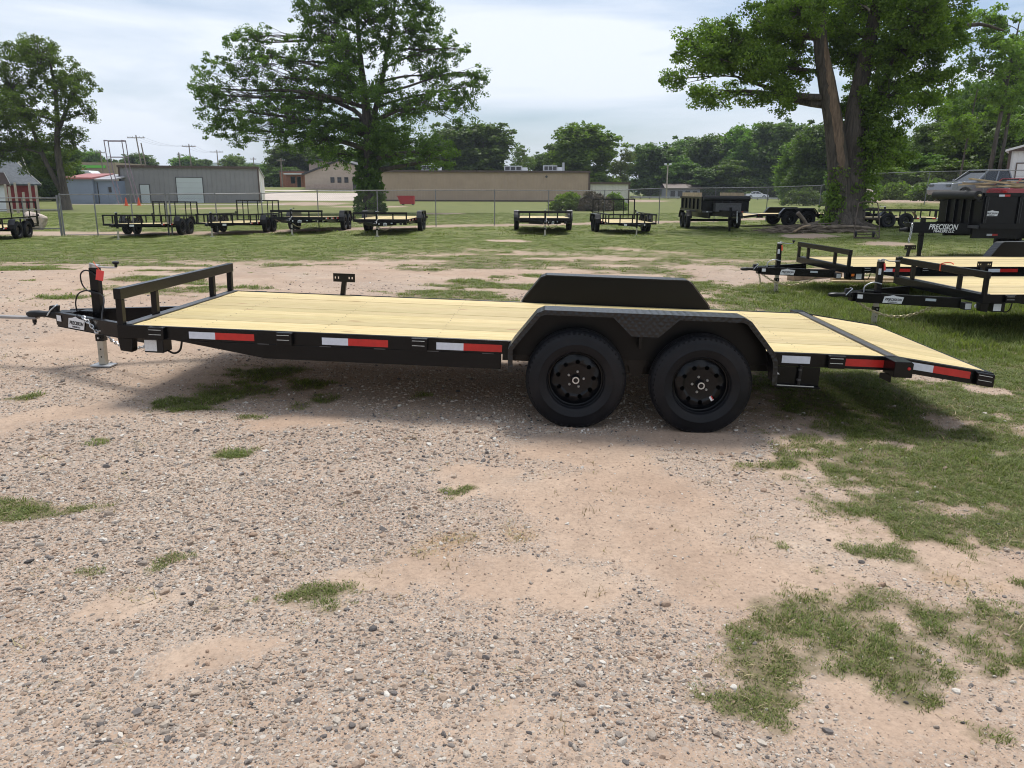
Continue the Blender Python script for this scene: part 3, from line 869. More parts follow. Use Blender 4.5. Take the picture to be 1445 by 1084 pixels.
def wheel_meshes():
    w = 0.196
    h = w / 2
    # tyre: sidewall with ridges, rounded shoulder, tread with circumferential grooves
    prof = [(0.200, -h * 0.60), (0.212, -h * 0.86), (0.218, -h * 0.88), (0.236, -h * 0.985), (0.262, -h * 1.0), (0.266, -h * 1.025), (0.270, -h * 1.0), (0.300, -h * 0.985),
            (0.325, -h * 0.93), (0.343, -h * 0.85), (0.354, -h * 0.76), (0.3595, -h * 0.66)]
    for k in (-0.5, -0.17, 0.17, 0.5):
        prof += [(0.362, h * (k - 0.06) * 1.1), (0.353, h * (k - 0.05) * 1.1), (0.353, h * (k + 0.05) * 1.1), (0.362, h * (k + 0.06) * 1.1)]
    prof += [(r, -a) for r, a in prof[11::-1]]
    t = MB().lathe(prof, 56)
    # shoulder lugs
    for j in range(56):
        a = 2 * PI * j / 56
        for sgn in (-1, 1):
            p0 = Vector((math.cos(a), 0, math.sin(a)))
            t.bar(p0 * 0.352 + Vector((0, sgn * h * 0.74, 0)), p0 * 0.339 + Vector((0, sgn * h * 0.90, 0)), 0.017, 0.006, up=p0)
    tyre = t.build('tyre', 'rubber', smooth=True)
    r = MB().lathe([(0.207, -h * 0.70), (0.207, -h * 0.66), (0.199, -h * 0.62), (0.194, -h * 0.50), (0.193, -h * 0.30), (0.187, -h * 0.28), (0.182, -h * 0.05), (0.181, h * 0.9), (0.186, h * 0.9),
                    (0.212, h * 0.66), (0.212, -h * 0.70)], 44, closed=True)
    rim = r.build('rim', 'rim_black', smooth=True)
    holes = [circle2(0.130 * math.cos(2 * PI * (k + .35) / 9), 0.130 * math.sin(2 * PI * (k + .35) / 9), 0.0165, 12) for k in range(9)]
    me = plate_with_holes(circle2(0, 0, 0.183, 40), holes, 0, 0.006)
    for v in me.vertices:          # dish the plate: bulging ring, sunk centre
        rad = math.hypot(v.co.x, v.co.z)
        v.co.y += -h * 0.20 - 0.022 * math.exp(-((rad - 0.135) / 0.035) ** 2) + 0.012 * math.exp(-((rad - 0.04) / 0.05) ** 2)
    disc = link('wheel_disc', me, 'rim_black', smooth=True)
    hub = MB().lathe([(0.0, -h * 0.74), (0.026, -h * 0.72), (0.032, -h * 0.60), (0.033, -h * 0.05), (0.060, -h * 0.02), (0.062, 0.02), (0, 0.02)], 24).build('hub', 'rim_black', smooth=True)
    cap = MB().lathe([(0.017, -h * 0.76), (0.0255, -h * 0.76), (0.0255, -h * 0.72), (0.017, -h * 0.72)], 22, closed=True).build('hub_ring', 'zinc', smooth=True)
    nut = MB().lathe([(0.0, -0.020), (0.006, -0.020), (0.0105, -0.014), (0.0105, 0.006), (0, 0.006)], 6).build('lug_nut', 'zinc')
    back = MB().lathe([(0.0, 0.05), (0.175, 0.05), (0.175, 0.06), (0.0, 0.06)], 28).build('brake_drum', 'hole_dark')
    out = {k.name.split('.')[0]: k.data for k in (tyre, rim, disc, hub, cap, nut, back)}
    for k in (tyre, rim, disc, hub, cap, nut, back): bpy.data.objects.remove(k)
    return out
WM = wheel_meshes()
def wheel(parent, x, y, z, side=1, spin=0.0, sticker=False, simple=False):
    """side 1: outer face towards -y"""
    tyre = link('wheel', WM['tyre'], 'rubber', parent, (x, y, z), (0, spin, 0 if side > 0 else PI))
    rim = link('rim', WM['rim'], 'rim_black', tyre)
    link('wheel_disc', WM['wheel_disc'], 'rim_black', tyre)
    if simple: return tyre
    link('brake_drum', WM['brake_drum'], 'hole_dark', tyre)
    link('hub', WM['hub'], 'rim_black', tyre)
    link('hub_ring', WM['hub_ring'], 'zinc', tyre)
    for k in range(5):
        a = 2 * PI * (k + 0.2) / 5
        link('lug_nut', WM['lug_nut'], 'zinc', tyre, (0.058 * math.cos(a), -0.022, 0.058 * math.sin(a)))
    if sticker:
        s = MB().box(-0.011, 0.011, -0.0440, -0.0425, -0.018, 0.018).build('size_sticker', 'sticker_white', tyre, (0.048, 0, -0.120), (0, R(-12), 0))
        s['label'] = 'small white and red size sticker on the wheel'
        link('size_sticker', MB().box(0.003, 0.011, -0.0450, -0.0442, -0.012, 0.018).build('sticker_stripe', 'tape_red', tyre, (0.048, 0, -0.120), (0, R(-12), 0)).data, None) if False else None
        MB().box(0.003, 0.011, -0.0450, -0.0441, -0.012, 0.018).build('sticker_stripe', 'tape_red', tyre, (0.048, 0, -0.120), (0, R(-12), 0))
    return tyre
def chain_mesh(path, r=0.0045, lk=0.020):
    """interlocking oval links along a path"""
    m = MB()
    pts = [Vector(p) for p in path]
    seg, tot = [], 0
    for a, b in zip(pts, pts[1:]):
        seg.append((tot, a, b)); tot += (b - a).length
    n = max(3, int(tot / (lk * 1.35)))
    for i in range(n):
        t = (i + .5) / n * tot
        k = max(j for j, s in enumerate(seg) if s[0] <= t)
        _, a, b = seg[k]
        d = (b - a).normalized(); c = a + d * (t - seg[k][0])
        x = d.orthogonal().normalized()
        x = (Matrix.Rotation(R(90 * (i % 2) + 20), 3, d) @ x)
        loop = [c + d * (math.cos(q) * lk) + x * (math.sin(q) * lk * 0.58) for q in [2 * PI * j / 8 for j in range(9)]]
        m.tube(loop, r, 5, cap=False)
    return m
def sag(a, b, drop, n=12):
    a, b = Vector(a), Vector(b)
    return [a.lerp(b, i / n) - Vector((0, 0, drop * 4 * (i / n) * (1 - i / n))) for i in range(n + 1)]
def smooth_path(pts, n=6):
    pts = [Vector(p) for p in pts]
    out = []
    for i in range(len(pts) - 1):
        p0, p1, p2, p3 = pts[max(i - 1, 0)], pts[i], pts[i + 1], pts[min(i + 2, len(pts) - 1)]
        for k in range(n):
            t = k / n
            out.append(0.5 * ((2 * p1) + (p2 - p0) * t + (2 * p0 - 5 * p1 + 4 * p2 - p3) * t * t + (3 * p1 - p0 - 3 * p2 + p3) * t ** 3))
    return out + [pts[-1]]
def lettering(name, body, size, mat, parent, loc, rot=(0, 0, 0), shear=0.0, bold=0.0, extrude=0.0008, sx=1.0, spacing=1.0):
    key = ('txt', body, size, shear, bold, sx, spacing)
    if key not in SHARED:
        me = text_mesh(name, body, size, extrude, shear, bold, spacing)
        me.transform(Matrix.Scale(sx, 4, (1, 0, 0)))
        SHARED[key] = me
    return link(name, SHARED[key], mat, parent, loc, rot)
def logo(parent, loc, rot, s=1.0):
    """slanted silver sticker with the maker's name across it"""
    st = MB().prism([(-0.085 * s, -0.036 * s), (0.075 * s, -0.036 * s), (0.090 * s, 0.024 * s), (0.03 * s, 0.03 * s), (0.0, 0.040 * s), (-0.03 * s, 0.03 * s), (-0.072 * s, 0.024 * s)], 'y', -0.0015, 0).build('logo_sticker', 'sticker_white', parent, loc, rot)
    lettering('lettering', 'PRECISION', 0.031 * s, 'lettering_dark', st, (0.002 * s, -0.0022, -0.003 * s), shear=0.3, bold=0.0012 * s, sx=0.92)
    lettering('lettering', 'TRAILERS LLC', 0.013 * s, 'lettering_dark', st, (-0.004 * s, -0.0022, -0.026 * s), shear=0.3, bold=0.0006 * s)
    return st

def tape(parent, x0, x1, split, z0, z1, y, slope=0.0):
    for a, b, mt, lab in ((x0, split, 'tape_white', 'white'), (split, x1, 'tape_red', 'red')):
        if b - a > 0.01:
            t = MB().prism([(a, z0 - slope * (a - x0)), (b, z0 - slope * (b - x0)), (b, z1 - slope * (b - x0)), (a, z1 - slope * (a - x0))], 'y', y - 0.0012, y).build('reflective_tape', mt, parent)
            t['label'] = lab + ' reflective strip on the frame rail'
def stake_pocket(parent, x, side, z0=0.492, z1=0.586, w=0.12, slope=0.0, y=HW):
    s = -side
    m = MB()
    y0, y1 = s * y, s * (y + 0.042)
    m.prism([(x, z0), (x + w, z0 - slope * w), (x + w, z1 - slope * w), (x, z1)], 'y', min(y0, y1), max(y0, y1))
    p = m.build('stake_pocket', 'black_paint', parent, bevel=0.006)
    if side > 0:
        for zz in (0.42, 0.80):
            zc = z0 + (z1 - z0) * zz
            MB().prism([(x + .008, zc - .0022), (x + w * .84, zc - .0022 - slope * w * .84), (x + w * .84, zc + .0022 - slope * w * .84), (x + .008, zc + .0022)], 'y', -(y + 0.0435), -(y + 0.0415)).build('weld_highlight', 'pale_silver', p)  # thin pale bars: highlights of the weld edges put in as colour
    return p

def car_trailer(label, loc, rotz, tilt=0.0, uf=-3.9, variant='main', group=None):
    t = thing('car_hauler_trailer', label, 'trailer', loc, (0, R(tilt), R(rotz)), group)
    B = 'black_paint'
    U0, UH, UD, DROP = uf, 1.84, 2.566, 0.092
    du = uf + 3.9                    # shift of everything ahead of the axles
    fwd = lambda x: x + du
    for s in (-1, 1):
        y = s * HW
        yi = s * (HW - 0.055)
        # channel: web outside, two flanges
        m = MB()
        m.box(U0, UH, min(y, s * (HW - .008)), max(y, s * (HW - .008)), DECK - 0.1, DECK)
        m.box(U0, UH, min(s * (HW - .008), yi), max(s * (HW - .008), yi), DECK - 0.1, DECK - 0.092)
        m.box(U0, UH, min(s * (HW - .008), s * (HW - .03)), max(s * (HW - .008), s * (HW - .03)), DECK - 0.008, DECK)
        m.build('side_rail', B, t, bevel=0.003)
        MB().prism([(fwd(-3.48), DECK - .101), (fwd(-2.77), 0.375), (-1.0, 0.372), (-1.0, DECK - .101)], 'y', min(s * (HW - .004), s * (HW - .06)), max(s * (HW - .004), s * (HW - .06))).build('under_beam', B, t, bevel=0.003)
        MB().box(-0.99, 1.0, min(s * (HW - .012), s * (HW - .06)), max(s * (HW - .012), s * (HW - .06)), 0.44, DECK - .101).build('axle_beam', B, t)
        # dovetail rail
        MB().prism([(UH, DECK - .1), (UD, DECK - .1 - DROP), (UD, DECK - DROP + .004), (UH, DECK + .004)], 'y', min(y, yi), max(y, yi)).build('dovetail_rail', B, t, bevel=0.003)
    MB().box(U0 + .001, U0 + .06, -HW + .06, HW - .06, DECK - .11, DECK - .002).build('front_rail', B, t, bevel=0.003)
    MB().box(U0 + .060, U0 + .100, -HW + .03, HW - .03, DECK - .004, DECK + .006).build('front_lip', 'hinge_steel', t, bevel=0.002)
    MB().bar((UD - .02, -HW + .05, DECK - DROP - .045), (UD - .02, HW - .05, DECK - DROP - .045), 0.04, 0.09).build('rear_rail', B, t)
    MB().bar((UD + .03, -HW + .08, DECK - DROP - .030), (UD + .03, HW - .08, DECK - DROP - .030), 0.03, 0.03).build('ramp_bar', B, t)
    for k in range(6):
        x = U0 + .6 + k * (UH - U0 - .8) / 5.5
        MB().box(x, x + .05, -HW + .065, HW - .065, DECK - .10, DECK - .045).build('crossmember', B, t)
    # planks
    npk = 11
    x0, x1 = U0 + .102, UH - .045
    wv = (2 * HW - .062) / npk
    key = ('plank', round(x1 - x0, 3))
    if key not in SHARED:
        o = MB().box(-(x1 - x0) / 2, (x1 - x0) / 2, -wv / 2 + .0027, wv / 2 - .0027, -.038, 0).build('plank', 'pine_deck'); SHARED[key] = o.data; bpy.data.objects.remove(o)
        L2 = UD - UH - .095
        o = MB().box(-L2 / 2, L2 / 2, -wv / 2 + .0018, wv / 2 - .0018, -.03, 0).build('plank', 'pine_deck'); SHARED['dplank'] = o.data; bpy.data.objects.remove(o)
    rr = random.Random(int(abs(uf) * 100) + len(variant))
    for k in range(npk):
        y = -HW + .031 + wv * (k + .5)
        link('plank', SHARED[key], 'pine_deck', t, ((x0 + x1) / 2, y, DECK - .004 + rr.uniform(-.002, .001)), (0, 0, 0), bevel=0.0025 if variant == 'main' else 0)
        ang = math.atan2(DROP, UD - UH)
        xm = (UH + UD) / 2 + .035
        link('plank', SHARED['dplank'], 'pine_deck', t, (xm, y, DECK - .002 - DROP * (xm - UH) / (UD - UH)), (0, ang, 0), bevel=0.0025 if variant == 'main' else 0)
    if variant == 'main':            # deck screws in rows across the planks
        m = MB()
        for x in [x0 + .06] + [U0 + .62 + k * (UH - U0 - .8) / 5.5 for k in range(6)] + [x1 - .05]:
            for k in range(npk):
                for dy in (-.05, .05):
                    m.lathe([(0, .0015), (.0042, .0012), (.0045, 0)], 6, (x + rr.uniform(-.01, .01), -HW + .031 + wv * (k + .5) + dy, DECK - .0035), 'z')
        s = m.build('deck_screws', 'hinge_steel', t); s['kind'] = 'stuff'
    MB().prism([(UH - .045, DECK - .02), (UH + .06, DECK - .03), (UH + .06, DECK - .010), (UH + .01, DECK + .010), (UH - .045, DECK + .010)], 'y', -HW + .01, HW - .01).build('hinge_plate', 'hinge_steel', t, bevel=0.004)
    # headboard
    MB().box(U0 - .004, U0 + .052, -HW - .005, HW + .005, .778, .860).build('headboard_rail', B, t, bevel=0.004)
    for y in (-1.02, -.5, .6, 1.02):
        MB().box(U0 + .002, U0 + .048, y - .025, y + .025, DECK - .09, .777).build('headboard_upright', B, t, bevel=0.003)
    # fenders: bent strip, outer lip, inside plate, gusset
    fo, fi = 1.275, HW + .004
    prof = [(-.935, .405), (-.940, .570), (-.905, .628), (-.745, .838), (-.690, .862), (.690, .862), (.745, .838), (.925, .628), (.955, .560), (.965, .395)]
    for s in (-1, 1):
        th = .006
        m = MB()
        inner = []
        for i, (px, pz) in enumerate(prof):
            a = Vector(prof[max(i - 1, 0)]); b = Vector(prof[min(i + 1, len(prof) - 1)])
            d = (b - a).normalized()
            inner.append((px + d.y * th, pz - d.x * th))
        lip = []
        for i, (px, pz) in enumerate(prof):
            a = Vector(prof[max(i - 1, 0)]); b = Vector(prof[min(i + 1, len(prof) - 1)])
            d = (b - a).normalized()
            lip.append((px + d.y * .034, pz - d.x * .034))
        for i in range(len(prof) - 1):
            q = [prof[i], prof[i + 1], inner[i + 1], inner[i]]
            m.prism(q, 'y', min(s * fi, s * (fo - .004)), max(s * fi, s * (fo - .004)))
            q = [prof[i], prof[i + 1], lip[i + 1], lip[i]]
            m.prism(q, 'y', min(s * fo, s * (fo - .0045)), max(s * fo, s * (fo - .0045)))
        f = m.build('fender', 'diamond_plate', t)
        pl = [(x * .992, z - .008) for x, z in prof[1:-1]]
        MB().prism([(-.93, DECK - .1)] + pl[0:] + [(.945, DECK - .1)], 'y', min(s * (HW + .0015), s * (HW + .0075)), max(s * (HW + .0015), s * (HW + .0075))).build('fender_panel', 'black_satin', f)
        MB().prism([(-.215, .832), (-.075, .700), (.115, .700), (.255, .832)], 'y', min(s * (fo - .0055), s * (fo - .0105)), max(s * (fo - .0055), s * (fo - .0105))).build('gusset', 'diamond_plate', f)
        MB().box(-.012, .008, min(s * (HW + .01), s * (HW + .15)), max(s * (HW + .01), s * (HW + .15)), .60, .70).build('gusset_web', B, f)
        # springs and hanger
        for cx in (-.447, .447):
            path = smooth_path([(cx - .36, s * .93, .44), (cx - .15, s * .93, .375), (cx, s * .93, .355), (cx + .15, s * .93, .375), (cx + .36, s * .93, .44)], 3)
            mm = MB()
            for a, b in zip(path, path[1:]): mm.bar(a, b, .045, .032)
            mm.build('leaf_spring', B, t)
        MB().prism([(-.07, DECK - .1), (.07, DECK - .1), (.035, .36), (-.035, .36)], 'y', min(s * .96, s * 1.045), max(s * .96, s * 1.045)).build('spring_hanger', B, t)
        MB().bar((-.2, s * .98, .40), (.2, s * .98, .40), .03, .06).build('equalizer', B, t)
        for i, cx in enumerate((-.447, .447)):
            wheel(t, cx, s * 1.164 * 1.0, RR - .006, 1 if s < 0 else -1, spin=R(8 if i == 0 else -20), sticker=(variant == 'main' and s < 0 and i == 1))
    for cx in (-.447, .447):
        MB().tube([(cx, -1.06, RR), (cx, 1.06, RR)], .038, 12).build('axle', B, t)
    # tongue
    for s in (-1, 1):
        m = MB()
        a, b = Vector((U0 + .003, s * .62, .43)), Vector((fwd(-4.97), s * .085, .43))
        m.bar(a, b, .042, .118)
        m.bar(a + Vector((0, 0, .0615)), b + Vector((0, 0, .0615)), .05, .005)
        m.bar(a - Vector((0, 0, .0615)), b - Vector((0, 0, .0615)), .05, .005)
        m.build('tongue_beam', B, t, bevel=0.002)
    MB().box(fwd(-5.02), fwd(-4.86), -.055, .055, .372, .490).build('coupler_mount', B, t, bevel=0.004)
    cp = MB()
    for x, w, z0, z1 in ((-5.02, .05, .40, .485),):
        pass
    secs = [(-4.90, .044, .415, .492), (-5.04, .044, .415, .490), (-5.10, .040, .425, .482), (-5.16, .036, .430, .478), (-5.22, .046, .422, .484), (-5.28, .044, .424, .480), (-5.31, .026, .436, .466)]
    ring = []
    for x, w, z0, z1 in secs:
        k = len(cp.v)
        cz, hz_ = (z0 + z1) / 2, (z1 - z0) / 2
        for j in range(12):
            q = 2 * PI * j / 12
            c, s_ = math.cos(q), math.sin(q)
            cp.v.append((fwd(x), w * math.copysign(abs(c) ** .6, c), cz + hz_ * math.copysign(abs(s_) ** .6, s_)))
        ring.append(k)
    for a, b in zip(ring, ring[1:]):
        for j in range(12): cp.f.append((a + j, a + (j + 1) % 12, b + (j + 1) % 12, b + j))
    cp.f.append(tuple(range(ring[0], ring[0] + 12))); cp.f.append(tuple(range(ring[-1] + 11, ring[-1] - 1, -1)))
    coup = cp.build('coupler', 'black_plastic', t, smooth=True)
    MB().prism([(fwd(-5.10), .482), (fwd(-5.03), .482), (fwd(-5.02), .535), (fwd(-5.085), .535)], 'y', -.03, .03).build('latch', 'black_plastic', coup, bevel=0.004)
    MB().tube(smooth_path([(fwd(-5.10), -.05, .45), (fwd(-5.06), -.055, .50), (fwd(-5.02), -.05, .535), (fwd(-5.03), 0, .545)], 4), .006, 6).build('latch_pin', 'zinc', coup)
    MB().box(fwd(-4.80), fwd(-4.62), -.05, .05, .493, .505).build('jack_bracket', B, t)
    # jack
    jx = fwd(-4.655)
    jk = MB().box(jx - .036, jx + .036, -.036, .036, .36, .885).build('jack_post', B, t, bevel=0.004)
    lg = MB().box(jx - .029, jx + .029, -.029, .029, .02, .42).build('jack_leg', 'jack_zinc', jk, bevel=0.003)
    MB().box(jx - .036, jx + .036, -.036, .036, .235, .295).build('jack_collar', B, jk, bevel=0.002)
    for zz in (.16, .09):
        MB().lathe([(0, -.0305), (.007, -.0305), (.007, -.029), (0, -.029)], 10, (jx, 0, zz)).build('pin_hole', 'hole_dark', lg)
    MB().tube([(jx, -.055, .265), (jx, -.02, .265)], .009, 8).build('jack_pin', 'zinc', jk)
    MB().box(jx - .09, jx + .09, -.07, .07, .004, .018).build('jack_foot', 'galv', jk, bevel=0.003)
    MB().box(jx - .034, jx + .034, -.034, .034, .886, .915).build('jack_cap', 'zinc', jk, bevel=0.006)
    MB().tube(smooth_path([(jx - .01, -.03, .90), (jx - .01, -.05, .925), (jx + .03, -.055, .915), (jx + .09, -.055, .898), (jx + .215, -.055, .900), (jx + .225, -.055, .915)], 4), .0075, 8).build('crank_arm', 'zinc', jk)
    MB().lathe([(0, .0), (.012, .0), (.012, .02), (.026, .028), (.030, .040), (.024, .048), (0, .052)], 12, (jx + .225, -.055, .905), 'z').build('crank_knob', 'black_plastic', jk, smooth=True)
    MB().box(jx - .0375, jx + .0, -.0375, -.0365, .72, .80).build('warning_label', 'sticker_white', jk) if variant != 'main' else None
    if variant == 'main':
        MB().add([(jx + .060, -.075, .880), (jx + .130, -.082, .867), (jx + .113, -.082, .780), (jx + .043, -.075, .790), (jx + .060, -.073, .880), (jx + .130, -.080, .867), (jx + .113, -.080, .780), (jx + .043, -.073, .790)],
                 [(0, 1, 2, 3), (7, 6, 5, 4), (0, 4, 5, 1), (1, 5, 6, 2), (2, 6, 7, 3), (3, 7, 4, 0)]).build('hang_tag', 'tag_red', t)
        MB().tube(smooth_path([(jx + .093, -.078, .870), (jx + .06, -.076, .91), (jx + .03, -.06, .945)], 4), .003, 5).build('tag_string', 'ribbon_orange', t)
    # brake cable loop over the jack
    if variant == 'main':
        MB().tube(smooth_path([(-4.83, -.04, .50), (-4.83, -.045, .58), (-4.79, -.05, .66), (-4.70, -.055, .69), (-4.60, -.055, .67), (-4.58, -.05, .73), (-4.62, -.05, .82), (-4.70, -.05, .865), (-4.755, -.05, .83), (-4.75, -.05, .74), (-4.69, -.06, .685), (-4.56, -.1, .665), (-4.48, -.2, .63), (-4.46, -.28, .53), (-4.44, -.33, .48)], 6), .0062, 7).build('brake_cable', 'black_plastic', t, smooth=True)
        chain_mesh(smooth_path([(-4.62, -.30, .50), (-4.565, -.335, .47), (-4.53, -.345, .44), (-4.50, -.355, .405), (-4.47, -.36, .385), (-4.435, -.37, .395)], 4), .0055, .022).build('safety_chain', 'zinc', t, smooth=True)
        chain_mesh(sag((-4.80, -.1, .375), (-4.60, .0, .295), .01, 6) + sag((-4.58, .02, .24), (-4.02, -.3, .30), .06, 10), .005, .022).build('safety_chain', 'zinc', t, smooth=True)
    else:
        chain_mesh(sag((fwd(-4.95), -.10, .37), (fwd(-4.15), -.50, .385), .17, 16), .006, .026).build('safety_chain', 'chain_yellow', t, smooth=True)
        chain_mesh(sag((fwd(-5.0), .02, .48), (fwd(-4.96), -.07, .20), .0, 5), .006, .026).build('safety_chain', 'chain_yellow', t, smooth=True) if variant == 'amber' else None
        MB().tube(smooth_path([(fwd(-4.86), -.04, .49), (fwd(-4.85), -.04, .57), (fwd(-4.75), -.05, .62), (fwd(-4.64), -.06, .60)], 5), .008, 6).build('brake_cable', 'galv', t, smooth=True)
    # the tongue beam faces the camera at an angle
    ang = math.atan2(-.085 + .62, (-4.97 + 3.9)) # direction of near beam in plan
    A, Bp = Vector((fwd(-4.97), -.085, .43)), Vector((U0 + .003, -.62, .43))
    d = (Bp - A).normalized()
    nrm = Vector((d.y, -d.x, 0))
    if nrm.y > 0: nrm = -nrm
    rz = math.atan2(d.y, d.x)
    def on_beam(f, z=.43, off=.0265):
        p = A.lerp(Bp, f) + nrm * off
        return (p.x, p.y, z)
    logo(t, on_beam(.24 if variant == 'main' else .36), (0, 0, rz), 1.4)
    MB().box(-.032, .032, -.001, 0, -.026, .026).build('serial_label', 'sticker_white', t, on_beam(.035, .445), (0, 0, rz))
    if variant != 'main':
        MB().box(-.06, .06, -.001, 0, -.016, .016).build('notice_label', 'sticker_grey', t, on_beam(.72, .45), (0, 0, rz))
    # battery box and stub under the front corner
    bx = MB().box(fwd(-3.730), fwd(-3.580), -1.00, -.86, .372, .486).build('battery_box', 'black_plastic', t, bevel=0.006)
    MB().box(fwd(-3.725), fwd(-3.630), -1.0015, -1.0005, .385, .470).build('box_label', 'sticker_white', bx)
    MB().tube(smooth_path([(fwd(-3.59), -.93, .385), (fwd(-3.53), -.94, .362), (fwd(-3.48), -.94, .39), (fwd(-3.46), -.94, .47)], 5), .008, 6).build('box_cable', 'black_plastic', bx)
    MB().prism([(fwd(-3.915), .485), (fwd(-3.80), .485), (fwd(-3.81), .375), (fwd(-3.90), .385)], 'y', -1.03, -.95).build('corner_stub', B, t, bevel=0.004)
    # near-side fittings, then the far side's
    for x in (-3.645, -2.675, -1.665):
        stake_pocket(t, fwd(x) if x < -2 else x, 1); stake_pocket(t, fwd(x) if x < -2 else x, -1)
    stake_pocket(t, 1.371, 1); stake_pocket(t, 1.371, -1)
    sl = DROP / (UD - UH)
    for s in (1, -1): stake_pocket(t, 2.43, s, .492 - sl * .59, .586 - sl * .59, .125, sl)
    tape(t, fwd(-3.35), fwd(-2.853), fwd(-3.15), .506, .558, -HW)
    tape(t, -2.34, -1.843, -2.143, .502, .556, -HW)
    tape(t, -1.482, -.994, -1.28, .502, .556, -HW)
    tape(t, 1.048, 1.251, 1.251, .512, .566, -HW)
    tape(t, 1.474, 1.788, 1.474, .508, .562, -HW)
    tape(t, 1.968, 2.400, 2.132, .506, .558, -HW, sl)
    # weld ticks along the under-beam seam
    if variant == 'main':
        for x in (-2.83, -2.36, -1.95, -1.55, -1.14):
            MB().box(x, x + .085, -HW + .0005, -HW + .006, DECK - .104, DECK - .0985).build('weld_seam', 'hinge_steel', t)
    # spring-loaded ramp keeper behind the near fender
    k = MB()
    k.box(1.012, 1.335, -HW + .006, -HW + .012, .345, DECK - .102)
    k.box(1.012, 1.335, -HW - .035, -HW + .012, .335, .345)
    kp = k.build('ramp_keeper', B, t, bevel=0.002)
    MB().bar((1.02, -HW - .030, .352), (1.29, -HW - .030, .349), .006, .006).build('keeper_edge', 'pale_silver', kp)
    MB().tube([(1.185, -HW - .02, .50), (1.180, -HW - .02, .34)], .012, 8).build('keeper_spring', 'black_plastic', kp)
    MB().lathe([(0, -.008), (.014, -.006), (.014, .006), (0, .008)], 10, (1.182, -HW - .02, .47), 'z').build('keeper_knob', 'hinge_steel', kp)
    MB().lathe([(0, -.008), (.016, -.006), (.016, .006), (0, .008)], 10, (1.180, -HW - .02, .395), 'z').build('keeper_knob', 'hinge_steel', kp)
    MB().prism([(1.014, .455), (1.045, .425), (1.014, .425)], 'y', -HW - .002, -HW + .005).build('sticker_corner', 'sticker_white', kp)
    # tail light boxes
    for s in (-1, 1):
        lb = MB()
        a, b = s * (HW + .002), s * (HW + .185)
        lb.prism([(1.775, .478), (1.905, .478), (1.905, .580), (1.89, .592), (1.775, .592)], 'y', min(a, b), max(a, b))
        L_ = lb.build('light_box', B, t, bevel=0.004)
        MB().lathe([(0, -.006), (.010, -.005), (.012, 0), (.012, .004), (0, .004)], 12, (1.875, s * (HW + .186), .545) if s < 0 else (1.875, s * (HW + .183), .545)).build('side_lamp', 'lamp_red', L_)
        MB().lathe([(0, .008), (.03, .006), (.034, 0), (0, -.002)], 16, (1.906, s * (HW + .10), .535), 'x').build('tail_lamp', 'lamp_red', L_)
        MB().prism([(1.745, .477), (1.83, .477), (1.83, .405), (1.745, .440)], 'y', min(s * (HW + .03), s * (HW + .035)), max(s * (HW + .03), s * (HW + .035))).build('lamp_bracket', B, L_)
    # spare-wheel carrier on the far side
    sx = -2.75 if variant == 'main' else (-2.60 if variant == 'ribbon' else -2.55)
    c = MB()
    c.bar((sx, HW + .03, DECK - .06), (sx + .03, HW + .03, .755), .05, .045, up=(1, 0, 0))
    cr = c.build('spare_carrier', B, t, bevel=0.003)
    plate = plate_with_holes([(-.11, -.042), (.11, -.042), (.11, .042), (-.11, .042)], [[(-.095 + i * .032 + j * .012, -.012 + k * .022) for j, k in ((0, 0), (1, 0), (1, 1), (0, 1))] for i in (0, 1)] + [[(.045 + i * .03 + j * .013, -.012 + k * .022) for j, k in ((0, 0), (1, 0), (1, 1), (0, 1))] for i in (0, 1)], -.004, .004)
    link('carrier_plate', plate, B, cr, (sx + .03, HW + .005, .757))
    if variant in ('ribbon', 'amber'):
        s = MB().box(fwd(-3.99), fwd(-3.90), -.86, -.76, .375, .465).build('brake_box', 'black_plastic', t, bevel=0.006)
        MB().box(fwd(-3.985), fwd(-3.91), -.8615, -.8605, .385, .455).build('box_label', 'sticker_white', s)
        MB().add([(jx + .01, -.060, .87), (jx + .03, -.062, .87), (jx + .045, -.064, .78), (jx + .02, -.062, .775), (jx + .01, -.058, .87), (jx + .03, -.060, .87), (jx + .045, -.062, .78), (jx + .02, -.060, .775)],
                 [(0, 1, 2, 3), (7, 6, 5, 4), (0, 4, 5, 1), (1, 5, 6, 2), (2, 6, 7, 3), (3, 7, 4, 0)]).build('hang_tag', 'tag_red' if variant == 'ribbon' else 'ribbon_orange', t)
    if variant == 'ribbon':
        MB().box(U0 - .007, U0 + .055, -.10, -.075, .774, .8635).build('ribbon_knot', 'ribbon_orange', t)
        MB().tube(smooth_path([(U0 - .01, -.09, .862), (U0 + .02, -.14, .885), (U0 + .05, -.22, .893), (U0 + .05, -.28, .880)], 4), .008, 4).build('ribbon_tail', 'ribbon_orange', t)
        MB().lathe([(0, -.012), (.022, -.010), (.026, 0), (.026, .006), (0, .006)], 16, (U0 + .03, -.90, .43)).build('round_reflector', 'sticker_white', t)
    if variant == 'amber':
        MB().box(U0 + .07, U0 + .12, -HW - .006, -HW - .001, .435, .475).build('marker_lamp', 'lamp_amber', t, bevel=0.002)
        MB().box(U0 + .05, U0 + .15, -HW - .001, -HW + .05, .42, .49).build('marker_plate', B, t)
    return t

MAIN = car_trailer('black car hauler trailer with long pale pine deck, standing on the gravel', (0.953, 6.612, 0), -2.76, 1.665)
RIBBON = car_trailer('black car hauler trailer with an orange ribbon tied to its headboard', (9.495, 10.42, -0.081), 1.97, 0.0, variant='ribbon')
AMBER = car_trailer('long black car hauler trailer with amber marker lamp, in front of the dump trailer', (10.12, 13.957, -0.08), 2.43, 0.0, uf=-4.7, variant='amber')

